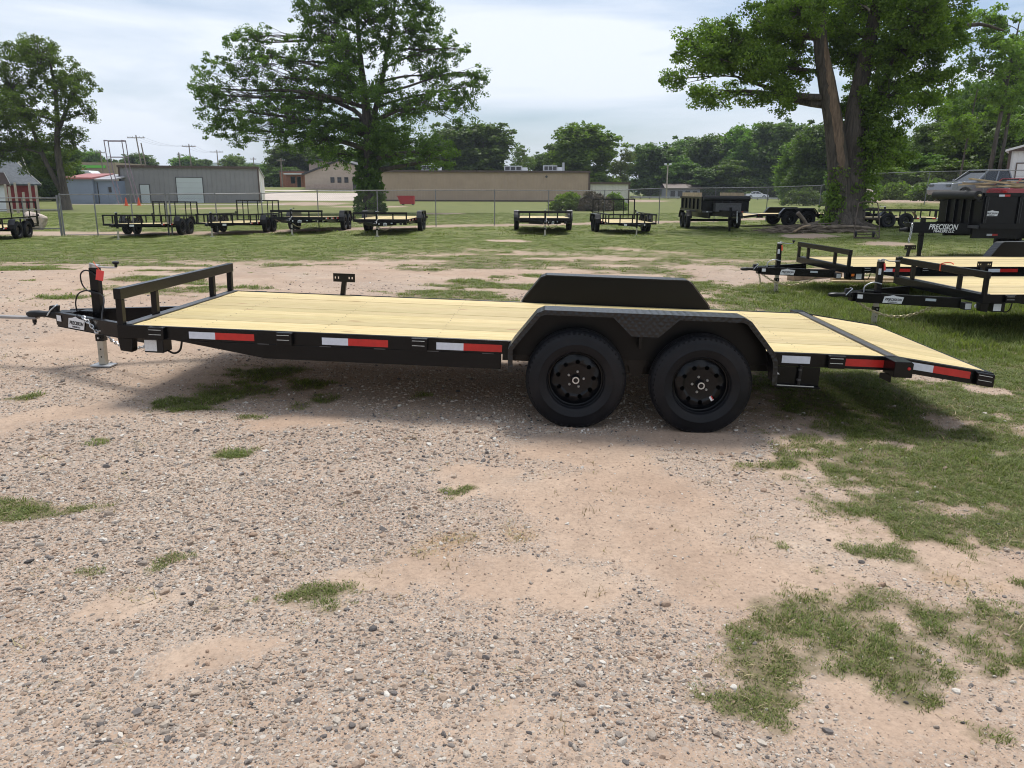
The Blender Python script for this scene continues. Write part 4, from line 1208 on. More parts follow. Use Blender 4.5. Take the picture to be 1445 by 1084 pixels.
# hitch bar reaching under the coupler
hb = thing('hitch_bar', 'flat grey hitch bar with ball reaching under the coupler', 'hitch', (0.953, 6.612, 0), (0, R(1.665), R(-2.76)))
MB().prism([(-7.4, .392), (-5.28, .404), (-5.22, .408), (-5.22, .428), (-5.28, .428), (-7.4, .418)], 'y', -.035, .035).build('bar', 'grey_bar', hb, bevel=0.006)
MB().lathe([(0, .036), (.016, .032), (.025, .016), (.022, 0), (.013, -.012), (.013, -.02), (0.018, -.022), (.018, -.05), (.012, -.055), (.012, -.07), (0, -.072)], 16, (-5.255, 0, .425), 'z').build('ball', 'black_plastic', hb, smooth=True)

# ------------------------------------------------------------------ smaller trailers of the back row
def utility_trailer(label, loc, rotz, group=None, tool_box=False):
    t = thing('utility_trailer', label, 'trailer', loc, (0, 0, R(rotz)), group)
    B = 'black_paint'
    F0, F1, W_, DK, TOP = -2.55, 1.75, 0.98, 0.46, 0.80
    for s in (-1, 1):
        MB().box(F0, F1, min(s * W_, s * (W_ - .05)), max(s * W_, s * (W_ - .05)), DK - .07, DK).build('side_rail', B, t)
        MB().box(F0, F1, min(s * W_, s * (W_ - .05)), max(s * W_, s * (W_ - .05)), TOP - .05, TOP).build('top_rail', B, t)
        for k in range(7):
            x = F0 + .03 + k * (F1 - F0 - .06) / 6
            MB().box(x - .022, x + .022, min(s * (W_ - .004), s * (W_ - .046)), max(s * (W_ - .004), s * (W_ - .046)), DK, TOP - .05).build('upright', B, t)
        m = MB()
        prof = [(-.82, .40), (-.82, .55), (-.66, .74), (.66, .74), (.82, .55), (.82, .40)]
        for a, b in zip(prof, prof[1:]):
            q = [a, b, (b[0] * .985, b[1] - .01), (a[0] * .985, a[1] - .01)]
            m.prism(q, 'y', min(s * (W_ + .004), s * (W_ + .24)), max(s * (W_ + .004), s * (W_ + .24)))
        m.build('fender', 'diamond_plate', t)
        for cx in (-.40, .40):
            w = wheel(t, cx, s * (W_ + .118), .33, 1 if s < 0 else -1, simple=True)
            w.scale = (.92, .92, .92)
        a, b = Vector((F0, s * .55, DK - .06)), Vector((F0 - 1.15, s * .05, DK - .06))
        MB().bar(a, b, .05, .10).build('tongue_beam', B, t)
    MB().box(F0 + .001, F0 + .05, -W_ + .051, W_ - .051, DK - .07, DK).build('front_rail', B, t)
    MB().box(F0 + .001, F0 + .05, -W_ + .051, W_ - .051, TOP - .05, TOP).build('front_top_rail', B, t)
    for y in (-.5, 0, .5):
        MB().box(F0 + .004, F0 + .046, y - .022, y + .022, DK, TOP - .05).build('upright', B, t)
    for k in range(6):
        w = 2 * (W_ - .05) / 6
        MB().box(F0 + .055, F1 - .01, -W_ + .05 + k * w + .003, -W_ + .05 + (k + 1) * w - .003, DK - .045, DK - .005).build('plank', 'pine_deck', t)
    for cx in (-.40, .40):
        MB().tube([(cx, -W_ - .04, .33), (cx, W_ + .04, .33)], .035, 8).build('axle', B, t)
    # mesh gate standing up at the rear
    g = MB()
    for y in (-W_ + .03, W_ - .03): g.box(F1 + .01, F1 + .05, y - .025, y + .025, DK, 1.36)
    g.box(F1 + .01, F1 + .05, -W_ + .055, W_ - .055, 1.31, 1.36)
    g.box(F1 + .01, F1 + .05, -W_ + .055, W_ - .055, DK, DK + .04)
    gate = g.build('gate', B, t)
    for y in (-.68, -.45, 0, .45, .68):
        MB().box(F1 + .015, F1 + .045, y - .018, y + .018, DK + .04, 1.31).build('gate_bar', B, gate)
    for s in (-1, 1): MB().box(F1 - .03, F1 + .009, s * (W_ + .03) - .03, s * (W_ + .03) + .03, .78, .86).build('gate_latch', B, gate)
    jx = F0 - .85
    jk = MB().box(jx - .03, jx + .03, -.03, .03, .30, .86).build('jack_post', B, t)
    MB().box(jx - .024, jx + .024, -.024, .024, .012, .32).build('jack_leg', 'jack_zinc', jk)
    MB().box(jx - .06, jx + .06, -.06, .06, .0, .014).build('jack_foot', 'galv', jk)
    MB().box(jx - .04, jx + .04, -.03, .03, .862, .90).build('jack_cap', 'zinc', jk)
    MB().bar((F0 - 1.1, 0, DK - .05), (F0 - 1.38, 0, DK - .05), .07, .07).build('coupler', 'black_plastic', t)
    for s in (-1, 1):
        f = .45
        p = Vector((F0, s * .58, DK - .06)).lerp(Vector((F0 - 1.15, s * .08, DK - .06)), f)
        MB().box(-.10, .10, -.002, .002, -.035, .035).build('logo_sticker', 'sticker_white', t, p + Vector((-.012, s * .026, 0)), (0, 0, math.atan2(-.5 * s, -1.15)))
    for x in (-1.9, -1.15):
        for s in (-1, 1):
            for a, b, mt in ((x, x + .09, 'tape_white'), (x + .09, x + .25, 'tape_red')):
                MB().box(a, b, s * (W_ + .0015) - .001, s * (W_ + .0015) + .001, DK - .055, DK - .012).build('reflective_tape', mt, t)
    return t
def nose_up(t, deg):
    """the jack cranked out: tongue higher, jack leg longer"""
    t.rotation_euler.y = R(deg)
    d = math.tan(R(deg)) * (4.655 if t.name.startswith('car') else 3.4)
    for c in t.children:
        if c.name.startswith('jack_post'):
            for g in c.children:
                if g.name.startswith(('jack_leg', 'jack_foot', 'jack_collar', 'jack_pin')): g.location.z -= d
p = on_ground(-20, 29.8)
UT = utility_trailer('black utility trailer with low rails parked beside the pale boulder', (p.x, p.y, p.z), 98)
p = on_ground(219, 32.6)
u = copy_tree(UT); u.location = p; u.rotation_euler = (0, 0, R(90)); nose_up(u, 1.6); u['label'] = 'tall gated black utility trailer in front of the grey metal building door'
p = on_ground(341, 34.0)
u = copy_tree(UT); u.location = p; u.rotation_euler = (0, 0, R(88)); nose_up(u, .8); u['label'] = 'gated black utility trailer in front of the right end of the grey building'
p = on_ground(874, 34.2)
u = copy_tree(UT); u.location = p; u.rotation_euler = (0, 0, R(93)); u['label'] = 'gated black utility trailer in front of the green bush mound'
p = on_ground(1248, 36.5)
u = copy_tree(UT); u.location = p; u.rotation_euler = (0, 0, R(180)); u['label'] = 'black railed trailer behind the hand truck, right of the big trunk'
for px, D, rz, lab in ((449, 35.8, 90, 'black car hauler in the back row, between gated trailer and oak'), (555, 34.6, 90, 'black car hauler standing right in front of the oak trunk by the fence'),
                       (764, 35.2, 89, 'black car hauler in the back row before the long tan building'), (1113, 39.2, 180, 'black car hauler with its dovetail towards the road, behind the big trunk')):
    p = on_ground(px, D)
    u = copy_tree(RIBBON, skip=('ribbon_knot', 'ribbon_tail', 'hang_tag', 'weld_highlight', 'lug_nut', 'crossmember', 'keeper_knob', 'keeper_spring', 'round_reflector', 'spare_carrier'))
    u.location = p; u.rotation_euler = (0, 0, R(rz)); u['label'] = lab
    nose_up(u, 1.5 if px == 449 else (.9 if px == 764 else .4))

# ------------------------------------------------------------------ dump trailers
def dump_trailer(label, loc, rotz, big=True):
    t = thing('dump_trailer', label, 'trailer', loc, (0, 0, R(rotz)))
    B = 'black_paint'
    X0, X1, Y, Z0, Z1 = -2.6, 1.9, 1.0, .80, (1.66 if big else 1.45)
    tub = MB()
    for s in (-1, 1): tub.box(X0, X1, min(s * Y, s * (Y - .03)), max(s * Y, s * (Y - .03)), Z0, Z1)
    tub.box(X0, X0 + .03, -Y + .031, Y - .031, Z0, Z1)
    tub.box(X0 + .031, X1, -Y + .031, Y - .031, Z0, Z0 + .04)
    body = tub.build('tub', B, t)
    MB().box(X1 + .002, X1 + .04, -Y, Y, Z0, Z1 - .02).build('tailgate', B, t)
    for s in (-1, 1):
        MB().box(X0 - .01, X1, min(s * (Y + .002), s * (Y + .06)), max(s * (Y + .002), s * (Y + .06)), Z1 - .08, Z1).build('top_rail', B, body)
        MB().box(X0 - .01, X1, min(s * (Y + .002), s * (Y + .04)), max(s * (Y + .002), s * (Y + .04)), Z0 - .02, Z0 + .10).build('lower_rail', B, body)
        for x in (-2.55, -1.70, -.9, -.1, .7, 1.5):
            MB().box(x, x + .07, min(s * (Y + .002), s * (Y + .05)), max(s * (Y + .002), s * (Y + .05)), Z0 + .10, Z1 - .08).build('side_rib', B, body)
            for dx in (.004, .066):
                MB().box(x + dx - .004, x + dx + .004, min(s * (Y + .05), s * (Y + .053)), max(s * (Y + .05), s * (Y + .053)), Z0 + .12, Z1 - .10).build('rib_edge', 'hinge_steel', body)
        MB().box(X0 + .02, X1 - .1, min(s * .62, s * .70), max(s * .62, s * .70), .52, Z0 - .021).build('chassis_beam', B, t)
        m = MB()
        prof = [(-.93, .48), (-.93, .58), (-.72, .82), (.72, .82), (.93, .58), (.93, .48)]
        for a, b in zip(prof, prof[1:]):
            m.prism([a, b, (b[0] * .985, b[1] - .012), (a[0] * .985, a[1] - .012)], 'y', min(s * (Y + .062), s * (Y + .30)), max(s * (Y + .062), s * (Y + .30)))
        m.build('fender', 'diamond_plate', t)
        for cx in (-.46, .46):
            wheel(t, cx, s * (Y + .17), RR - .006, 1 if s < 0 else -1, simple=True)
    for cx in (-.46, .46): MB().tube([(cx, -Y - .07, RR), (cx, Y + .07, RR)], .04, 8).build('axle', B, t)
    for y in (-.55, -.18, .18, .55):
        MB().box(X0 - .045, X0 - .001, y - .03, y + .03, Z0 + .05, Z1 - .10).build('front_rib', B, body)
        MB().box(X0 - .049, X0 - .046, y - .028, y - .018, Z0 + .06, Z1 - .12).build('rib_edge', 'hinge_steel', body)
    MB().box(X0 - .05, X0 - .001, -Y, Y, Z0 - .02, Z0 + .05).build('front_sill', 'hinge_steel', body)
    # deep tongue beams
    for s in (-1, 1):
        a, b = Vector((X0 + .3, s * .66, .76)), Vector((X0 - 1.25, s * .12, .76))
        m = MB(); m.bar(a, b, .05, .24); m.bar(a + Vector((0, 0, .125)), b + Vector((0, 0, .125)), .08, .012); m.bar(a - Vector((0, 0, .125)), b - Vector((0, 0, .125)), .08, .012)
        m.build('tongue_beam', B, t)
    MB().box(X0 - 1.32, X0 - 1.15, -.15, .15, .63, .88).build('coupler_mount', B, t)
    MB().tube([(X0 - 1.30, 0, .72), (X0 - 1.42, 0, .70), (X0 - 1.52, 0, .69)], [.06, .05, .045], 10).build('coupler', 'black_plastic', t)
    jx = X0 - .92
    jk = MB().box(jx - .05, jx + .05, -.05, .05, .18, 1.02).build('jack_post', B, t)
    MB().box(jx - .04, jx + .04, -.04, .04, .012, .2).build('jack_leg', B, jk)
    MB().box(jx - .09, jx + .09, -.09, .09, 0, .012).build('jack_foot', B, jk)
    MB().tube([(jx, -.05, .55), (jx - .12, -.09, .55), (jx - .13, -.09, .58)], .02, 6).build('jack_handle', 'black_plastic', jk)
    chain_mesh([(X0 - 1.28, -.17, .86), (X0 - 1.30, -.19, .6), (X0 - 1.33, -.19, .38)], .012, .045).build('safety_chain', 'zinc', t)
    # tarp roll over the front
    tr = MB().tube([(X0 - .14, -Y - .02, Z1 - .06), (X0 - .14, 0, Z1 - .05), (X0 - .14, Y + .02, Z1 - .06)], .11, 12).build('tarp_roll', 'tarp', t, smooth=True)
    MB().tube([(X0 - .14, -Y - .1, Z1 - .06), (X0 - .14, -Y - .02, Z1 - .06)], .03, 8).build('roll_end', 'chain_yellow', tr)
    for s in (-1, 1): MB().bar((X0 - .14, s * (Y - .05), Z1 - .16), (X0 - .03, s * (Y - .05), Z1 - .22), .03, .03).build('roll_arm', B, tr)
    for z, x in ((Z1 - .065, -2.25), (Z0 - .19, -2.2)):
        for a, b, mt in ((x, x + .14, 'tape_white'), (x + .14, x + .28, 'tape_red')):
            yy = -(Y + .061) if z > 1 else -.7015
            MB().box(a, b, yy - .001, yy + .001, z - .025, z + .025).build('reflective_tape', mt, t)
    if big:
        A, Bp = Vector((X0 - 1.25, -.12, .76)), Vector((X0 + .3, -.66, .76))
        d = (Bp - A).normalized(); rz = math.atan2(d.y, d.x)
        q = A.lerp(Bp, .44) + Vector((d.y, -d.x, 0)) * .027
        lettering('lettering', 'PRECISION', .19, 'lettering_white', t, (q.x, q.y, .785), (0, 0, rz), shear=.22, bold=.004, sx=.72)
        lettering('lettering', 'TRAILERS LLC', .085, 'lettering_white', t, (q.x + d.x * .02, q.y + d.y * .02, .678), (0, 0, rz), shear=.22, bold=.002, sx=.95)
        logo(t, (-2.33, -Y - .002, 1.16), (0, 0, 0), 1.9)
    else:
        tb = MB().box(X0 - .55, X0 - .12, -.55, .55, .83, 1.16).build('tool_box', 'hinge_steel', t)
        MB().box(X0 - .57, X0 - .10, -.57, .57, 1.16, 1.19).build('tool_box_lid', 'hinge_steel', tb)
        for s in (-1, 1):
            MB().box(X0 + .6, X1, min(s * (Y - .04), s * (Y - .09)), max(s * (Y - .04), s * (Y - .09)), Z1 - .3, Z1 + .18).build('side_board', 'lumber', t)
        for y in (-.8, -.2, .4, .75):
            a, b, mt = y, y + .08, 'tape_red' if y in (-.8, .4) else 'tape_white'
            MB().box(X0 - .056, X0 - .052, a, b, Z0 - .01, Z0 + .03).build('reflective_tape', mt, t)
    return t
BX, BY = 14.42, 21.0
DUMP = dump_trailer('black dump trailer lettered in white, with scrap boards on top', (BX, BY, hz(13, 21)), 0)
p = on_ground(1000, 37.6)
dump_trailer('small black dump trailer with a tool box on its tongue', (p.x, p.y, p.z), 90, big=False)
# scrap boards lying across the open tub
rb = random.Random(5)
for i, (x0, y0, x1, y1, z0, z1, w) in enumerate(((-2.95, -.9, -1.0, -.6, 1.90, 1.70, .10), (-2.9, -.5, -1.6, -.95, 1.80, 1.68, .09), (-2.2, -.98, .6, -.7, 1.72, 1.76, .14), (-1.7, -.3, 1.0, -.9, 1.80, 1.71, .12),
                                                 (-2.3, -.2, .2, .5, 1.70, 1.79, .14), (-1.9, .6, 1.2, .2, 1.74, 1.78, .1), (-.7, -.96, 1.5, -.3, 1.70, 1.80, .11), (-1.9, -.8, -1.0, .4, 1.83, 1.77, .08), (-2.6, .2, -1.1, -.2, 1.76, 1.86, .07))):
    b = MB().bar((BX + x0, BY + y0, z0 + .13), (BX + x1, BY + y1, z1 + .13), w, .035).build('scrap_board', 'lumber' if i % 2 == 0 else 'lumber_old')
    tag(b, 'weathered scrap board lying across the open top of the dump trailer', 'board', 'scrap boards on the dump trailer')

# timber and boards under the trailers
p0, p1 = W(1114, 392, 15.6), W(1172, 388, 16.4)
tag(MB().bar((p0.x, p0.y, hz(p0.x, p0.y) + .10), (p1.x + .15, p1.y, hz(p1.x, p1.y) + .10), .18, .20).build('squared_timber', 'lumber_old', bevel=.01), 'thick brown timber beam lying in the grass under the trailers', 'timber')
for k in range(3):
    q0, q1 = W(1172, 395, 15.2 + k * .16), W(1268, 393, 15.2 + k * .16)
    tag(MB().bar((q0.x, q0.y, hz(q0.x, q0.y) + .04 + .042 * (k % 2)), (q1.x, q1.y, hz(q1.x, q1.y) + .04 + .042 * (k % 2)), .14, .038).build('stacked_board', 'lumber'), ('upper pale board lying on the two others beside the timber' if k == 1 else ('front pale board on the grass beside the timber beam' if k == 0 else 'rear pale board on the grass beside the timber beam')), 'board', 'boards beside the timber beam')

# hand truck beside the trunk
p = on_ground(1222, 28.5)
ht = thing('hand_truck', 'rusty two wheeled hand truck frame standing near the big trunk', 'hand truck', p, (0, 0, R(-14)))
for s in (-1, 1):
    MB().tube(smooth_path([(s * .42, -.30, .04), (s * .40, -.15, .55), (s * .33, .05, 1.15), (s * .26, .07, 1.27), (0, .075, 1.29)], 4), .018, 6).build('side_tube', 'rust_steel', ht)
    MB().bar((s * .40, -.30, .045), (s * .36, .15, .20), .03, .03).build('brace', 'rust_steel', ht)
    MB().lathe([(0, -.03), (.11, -.03), (.13, -.02), (.13, .02), (.11, .03), (0, .03)], 18, (s * .30, .15, .135), 'x').build('wheel', 'rubber', ht)
MB().bar((-.43, -.31, .04), (.43, -.31, .04), .04, .05).build('toe_bar', 'rust_steel', ht)
for z, y in ((.35, -.22), (.70, -.10)): MB().bar((-.39, y, z), (.39, y, z), .025, .025).build('cross_tube', 'rust_steel', ht)
MB().tube([(-.33, .15, .135), (.33, .15, .135)], .015, 6).build('axle', 'rust_steel', ht)

# ------------------------------------------------------------------ chain-link fence with gate
def fence():
    t = thing('chain_link_fence', 'galvanised chain link fence running behind the trailers', 'fence')
    fp = [(84, 31.5), (132, 31.6), (184, 31.8), (233, 32.0), (238, 32.0), (303, 32.6), (368, 34.0), (447, 35.8), (531, 37.3), (613, 38.4), (696, 39.5), (772, 40.6), (850, 41.6), (928, 42.6), (1006, 43.4), (1079, 44.0), (1153, 45.0), (1227, 46.0), (1300, 46.6), (1380, 47.2), (1470, 47.8)]
    base = [on_ground(a, b) for a, b in fp]
    top = []
    for (a, D), b in zip(fp, base):
        hgt = 1.62 if a < 400 else (1.72 if a < 900 else 1.85)
        top.append(b + Vector((0, 0, hgt)))
        lean = .09 if a == 1300 else 0
        MB().tube([b - Vector((0, 0, .05)), top[-1] + Vector((lean, 0, .04))], .034 if a in (84, 233, 238) else .024, 8).build('post', 'galv_old', t)
    for a, b in zip(top, top[1:]):
        MB().tube([a, b], .020, 6).build('top_rail', 'galv_old', t)
    m = MB()
    for i in range(len(base) - 1):
        a, b, ta, tb = base[i], base[i + 1], top[i], top[i + 1]
        L, H = (b - a).length, (ta - a).length
        step = .062 if fp[i][0] > 300 else .075
        nn = int((L + H) / (step * 1.414))
        def P(s, z):
            f = s / L
            q = a.lerp(b, f); tq = ta.lerp(tb, f)
            return q.lerp(tq, z / H)
        for k in range(1, nn):
            c = k * step * 1.414
            for sgn in (1, -1):
                s0, z0 = max(0, c - H), min(c, H)
                s1, z1 = min(c, L), max(0, c - L)
                if sgn < 0: z0, z1 = H - z0, H - z1
                if abs(s1 - s0) < .02: continue
                m.tube([P(s0, z0), P(s1, z1)], .0017, 3, cap=False)
    w = m.build('wire_mesh', 'galv_old', t); w['kind'] = 'stuff'
    bt = MB()
    for a, b in zip(base[:4], base[1:4]): bt.tube([a + Vector((0, 0, .05)), b + Vector((0, 0, .05))], .014, 6)
    bt.build('bottom_wire', 'galv_old', t)
    return base
FB = fence()
# swing gate at the left end
g0 = FB[0]
gt = thing('steel_gate', 'long tubular steel gate hung at the left end of the fence', 'gate', (g0.x - .12, g0.y, g0.z))
for z, nm in ((1.48, 'gate_rail'), (1.02, 'gate_rail'), (.30, 'gate_rail')):
    MB().tube([(-4.4, .35, z), (0, 0, z)], .022, 6).build(nm, 'galv_old', gt)
for f in (0, .33, .66, 1.0): MB().tube([(-4.4 * f, .35 * f, .28), (-4.4 * f, .35 * f, 1.50)], .02, 6).build('gate_stile', 'galv_old', gt)
MB().tube([(.02, 0, 0), (.02, 0, 1.6)], .045, 8).build('hinge_post', 'galv_old', gt)
# pale old wooden posts along the shed yard
for px, D, h in ((9, 62, 2.2), (14, 60, 2.0), (23, 61, 2.3), (33, 59, 1.6), (43, 61, 2.3), (52, 60, 2.1)):
    p = on_ground(px, D)
    tag(MB().tube([p - Vector((0, 0, .1)), p + Vector((.05, 0, h))], [.10, .085], 8).build('wood_post', 'pole_pale'), 'pale weathered wooden post standing before the red shed', 'post', 'posts before the red shed')
p = on_ground(45, 36.5)
bm = bmesh.new(); bmesh.ops.create_icosphere(bm, subdivisions=4, radius=.55)
rs = np.random.default_rng(3)
offs = rs.normal(size=(9, 3)); offs /= np.linalg.norm(offs, axis=1)[:, None]
for v in bm.verts:
    for d in offs:
        e = v.co.dot(Vector(d)) - .40
        if e > 0: v.co -= Vector(d) * e * .8
    v.co *= 1 + .10 * (vnoise(v.co.x * 7 + v.co.z * 5, v.co.y * 7, 1) - .5)
me = bpy.data.meshes.new('boulder'); bm.to_mesh(me); bm.free()
tag(link('boulder', me, 'rock_pale', None, p + Vector((0, 0, .34)), (.2, .4, .3)), 'pale rough boulder lying beside the fence gate', 'boulder')

# ------------------------------------------------------------------ trees
class Leaves:
    """leaf-sized folded quads gathered in clumps"""
    def __init__(s, seed): s.rng = np.random.default_rng(seed); s.V, s.T = [], []
    def clumps(s, centres, radii, per, size, dens_up=0.25):
        r = s.rng
        c = np.repeat(np.asarray(centres), per, 0)
        rad = np.repeat(np.asarray(radii), per)[:, None]
        n = len(c)
        d = r.normal(size=(n, 3)); d /= np.linalg.norm(d, axis=1)[:, None]
        q = r.random((n, 1)) ** 0.45
        p = c + d * q * rad * np.array([1, 1, .72])
        nrm = r.normal(size=(n, 3)) + d * .6 + np.array([0, 0, .7]); nrm /= np.linalg.norm(nrm, axis=1)[:, None]
        a = np.cross(nrm, r.normal(size=(n, 3))); a /= np.linalg.norm(a, axis=1)[:, None]
        b = np.cross(nrm, a)
        sz = (size * r.uniform(.55, 1.25, n))[:, None]
        s.V.append(np.stack([p - a * sz, p - b * sz * .62 - nrm * sz * .12, p + a * sz, p + b * sz * .62 - nrm * sz * .12], 1).reshape(-1, 3))
        clump_t = np.repeat(r.random(len(centres)), per)
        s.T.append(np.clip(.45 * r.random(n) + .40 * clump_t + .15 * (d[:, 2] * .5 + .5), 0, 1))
    def mesh(s, name):
        V = np.concatenate(s.V); n = len(V) // 4
        return mesh_np(name, V, np.arange(n * 4).reshape(-1, 4), np.concatenate(s.T))
def limb(m, a, b, r0, r1, rnd, n=6, wob=.07, lift=0.0):
    a, b = Vector(a), Vector(b)
    L = (b - a).length
    pts, rs = [], []
    o1 = Vector((rnd.uniform(-1, 1), rnd.uniform(-1, 1), rnd.uniform(-.5, .5))) * L * wob
    o2 = Vector((rnd.uniform(-1, 1), rnd.uniform(-1, 1), rnd.uniform(-.5, .5))) * L * wob
    for i in range(n + 1):
        t = i / n
        p = a.lerp(b, t) + o1 * math.sin(PI * t) + o2 * math.sin(2 * PI * t) + Vector((0, 0, lift * L * math.sin(PI * t)))
        pts.append(p); rs.append(r0 * (1 - t) + r1 * t)
    m.tube(pts, rs, 7 if r0 > .08 else 4, cap=False)
    return pts
def lobe_tree(name, label, base, trunk, lobes, seed, leaf_mat, leaf, per=46, cl_r=.55, dens=1.0, bark='bark', joins=None, group=None, extra=None, rotz=0.0, twig=.02):
    """trunk: list of polylines [(points, radii)]; lobes: (x, y, z, rx, ry, rz) about the base; clumps fill the lobes, limbs reach them"""
    rnd = random.Random(seed); rg = np.random.default_rng(seed)
    t = thing(name, label, 'tree', base, (0, 0, rotz), group)
    m = MB()
    spine = []
    for pts, rs in trunk:
        sp = smooth_path(pts, 4)
        rr_ = np.interp(np.linspace(0, len(pts) - 1, len(sp)), range(len(pts)), rs)
        m.tube(sp, [float(q) for q in rr_], 12, cap=False)
        spine += [(p, float(q)) for p, q in zip(sp, rr_)]
    lv = Leaves(seed)
    for (x, y, z, rx, ry, rz) in lobes:
        c = Vector((x, y, z))
        cand = [(p, q) for p, q in spine if p.z < z - .15 * (Vector((x, y, 0)) - Vector((p.x, p.y, 0))).length + .3]
        if not cand: cand = spine[:2]
        p, q = min(cand, key=lambda k: (k[0] - c).length + .4 * abs(k[0].z - z))
        pts = limb(m, p, c, max(.03, min(q * .55, .05 + .035 * (c - p).length)), .03, rnd, 7, .06, .05)
        vol = rx * ry * rz
        nc = max(6, int(dens * 5.2 * vol ** (2 / 3) / (cl_r ** 1.6)))
        d = rg.normal(size=(nc, 3)); d /= np.linalg.norm(d, axis=1)[:, None]
        q = rg.random((nc, 1)) ** .40
        cs = np.array(c) + d * q * np.array([rx, ry, rz]) * rg.uniform(.85, 1.08, (nc, 1))
        lv.clumps(cs, cl_r * rg.uniform(.55, 1.25, nc), per, leaf)
        along = [np.array(q_) for q_ in pts[3:]]
        if along:
            al = np.repeat(np.array(along), 2, 0) + rg.normal(0, cl_r * .8, (2 * len(along), 3))
            lv.clumps(al, cl_r * rg.uniform(.5, .9, len(al)), per, leaf)
        for k in range(0, nc, 2):
            s = pts[rnd.randrange(3, len(pts))]
            limb(m, s, cs[k], twig * 1.5, twig * .5, rnd, 3, .08)
    if extra: extra(lv, m, rnd, rg)
    tr = m.build('trunk', bark, t, smooth='all')
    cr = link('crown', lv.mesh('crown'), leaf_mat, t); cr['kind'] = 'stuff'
    return t

def px_lobes(lst, bx, by, s, seed, ydepth=.8):
    """photo lobes (px, py, rx, ry[, ydepth offset in m]) -> metres about the base"""
    rnd = random.Random(seed); out = []
    for q in lst:
        x, z, rx, rz = (q[0] - bx) / s, (by - q[1]) / s, q[2] / s, q[3] / s
        y = q[4] if len(q) > 4 else rnd.uniform(-1, 1) * rx * .9
        out.append((x, y, z, rx, max(rx, rz) * ydepth, rz))
    return out
# the oak behind the fence
s = 17.2; bx, by = 520, 302
p = on_ground(bx, 63.5)
oak = px_lobes([(400, 185, 62, 22), (330, 150, 34, 34), (362, 105, 34, 30), (445, 208, 50, 18), (312, 165, 20, 30), (400, 130, 40, 26), (350, 75, 18, 14), (380, 75, 18, 12),
                (490, 40, 50, 34), (560, 25, 56, 34), (605, 35, 26, 30), (435, 12, 22, 18), (470, 75, 36, 22), (500, 105, 40, 24), (552, 92, 40, 26), (600, 88, 40, 18), (640, 88, 22, 14),
                (620, 122, 40, 14), (660, 135, 28, 18), (600, 160, 50, 14), (540, 150, 36, 18), (450, 150, 44, 20), (520, 190, 50, 20), (470, 222, 36, 16), (575, 205, 46, 16), (610, 222, 36, 16),
                (632, 232, 18, 12), (545, 222, 40, 16), (525, 250, 20, 14), (455, 55, 28, 26), (430, 105, 30, 18), (540, 60, 40, 26), (590, 62, 34, 22), (415, 160, 40, 18), (300, 135, 14, 12), (345, 195, 34, 16), (675, 125, 14, 12), (640, 165, 34, 14), (500, 10, 40, 24), (530, -25, 56, 30), (590, -20, 30, 24), (460, -15, 30, 20)], bx, by, s, 4, .75)
oak = [(a_, b_, c_, d_ * .94, e_, f_ * 1.55) for a_, b_, c_, d_, e_, f_ in oak]
rnd = random.Random(9)
for k in range(16):              # the sides of the crown that face us and away
    a = rnd.uniform(0, 2 * PI); z = rnd.uniform(4.5, 16.5); rr_ = (1 - abs(z - 8) / 13) * rnd.uniform(3.2, 6.5)
    oak.append((rr_ * math.cos(a) * .6, rr_ * math.sin(a), z, rnd.uniform(1.3, 2.2), rnd.uniform(1.3, 2.2), rnd.uniform(.8, 1.2)))
def ivy(x0, y0, z0, z1, r, n, size, per=40, lean=(0, 0)):
    def f(lv, m, rnd, rg):
        z = rg.uniform(z0, z1, n); a = rg.random(n) * 6.28
        q = r * (1.1 - .5 * (z - z0) / (z1 - z0)) * rg.uniform(.75, 1.15, n)
        c = np.stack([x0 + lean[0] * (z - z0) + q * np.cos(a), y0 + q * np.sin(a), z], -1)
        lv.clumps(c, rg.uniform(.25, .5, n), per, size)
    return f
lobe_tree('oak_tree', 'large spreading oak tree with ivy round its trunk behind the fence', p,
          [([(0, 0, -.2), (0, 0, 1.5), (.1, 0, 4), (0, .1, 8), (-.3, 0, 12), (-.4, 0, 17.5)], [.62, .48, .42, .33, .2, .05]), ([(.05, 0, 5.5), (1.0, .3, 9), (2.0, .2, 13), (2.8, 0, 17)], [.26, .2, .13, .05])],
          oak, 21, 'leaf_oak', .090, per=50, cl_r=.40, dens=.74, bark='bark', extra=ivy(0, 0, .1, 5.2, 1.0, 130, .16))
# the tree beside the sheds at the left
s = 15.0; bx, by = 93, 295
p = on_ground(bx, 72.0)
lt = px_lobes([(60, 92, 38, 16), (100, 128, 40, 22), (40, 138, 40, 28), (125, 150, 24, 16), (78, 172, 44, 20), (18, 175, 38, 24), (112, 200, 22, 12), (48, 212, 50, 16), (140, 170, 10, 10), (20, 100, 20, 14), (85, 105, 30, 20), (70, 240, 40, 14), (0, 215, 36, 20), (-20, 150, 40, 30)], bx, by, s, 6, .9)
lt = [(a_, b_, c_, d_ * 1.05, e_, f_ * 1.45) for a_, b_, c_, d_, e_, f_ in lt]
lobe_tree('shade_tree', 'forked broad tree standing beside the red shed', p,
          [([(0, 0, -.2), (-.1, 0, 2), (-.2, 0, 5), (.1, 0, 7.5), (.2, .2, 10.5), (0, .2, 13.2)], [.50, .34, .27, .21, .14, .05]), ([(-.1, 0, 1.2), (-1.2, -.2, 4), (-2.3, .2, 7), (-3.3, .3, 10)], [.26, .20, .14, .05]), ([(-.1, 0, 6.5), (1.2, .2, 9), (2.2, 0, 10.5)], [.22, .15, .05])],
          lt, 31, 'leaf_oak', .100, per=50, cl_r=.48, dens=1.0, bark='bark')
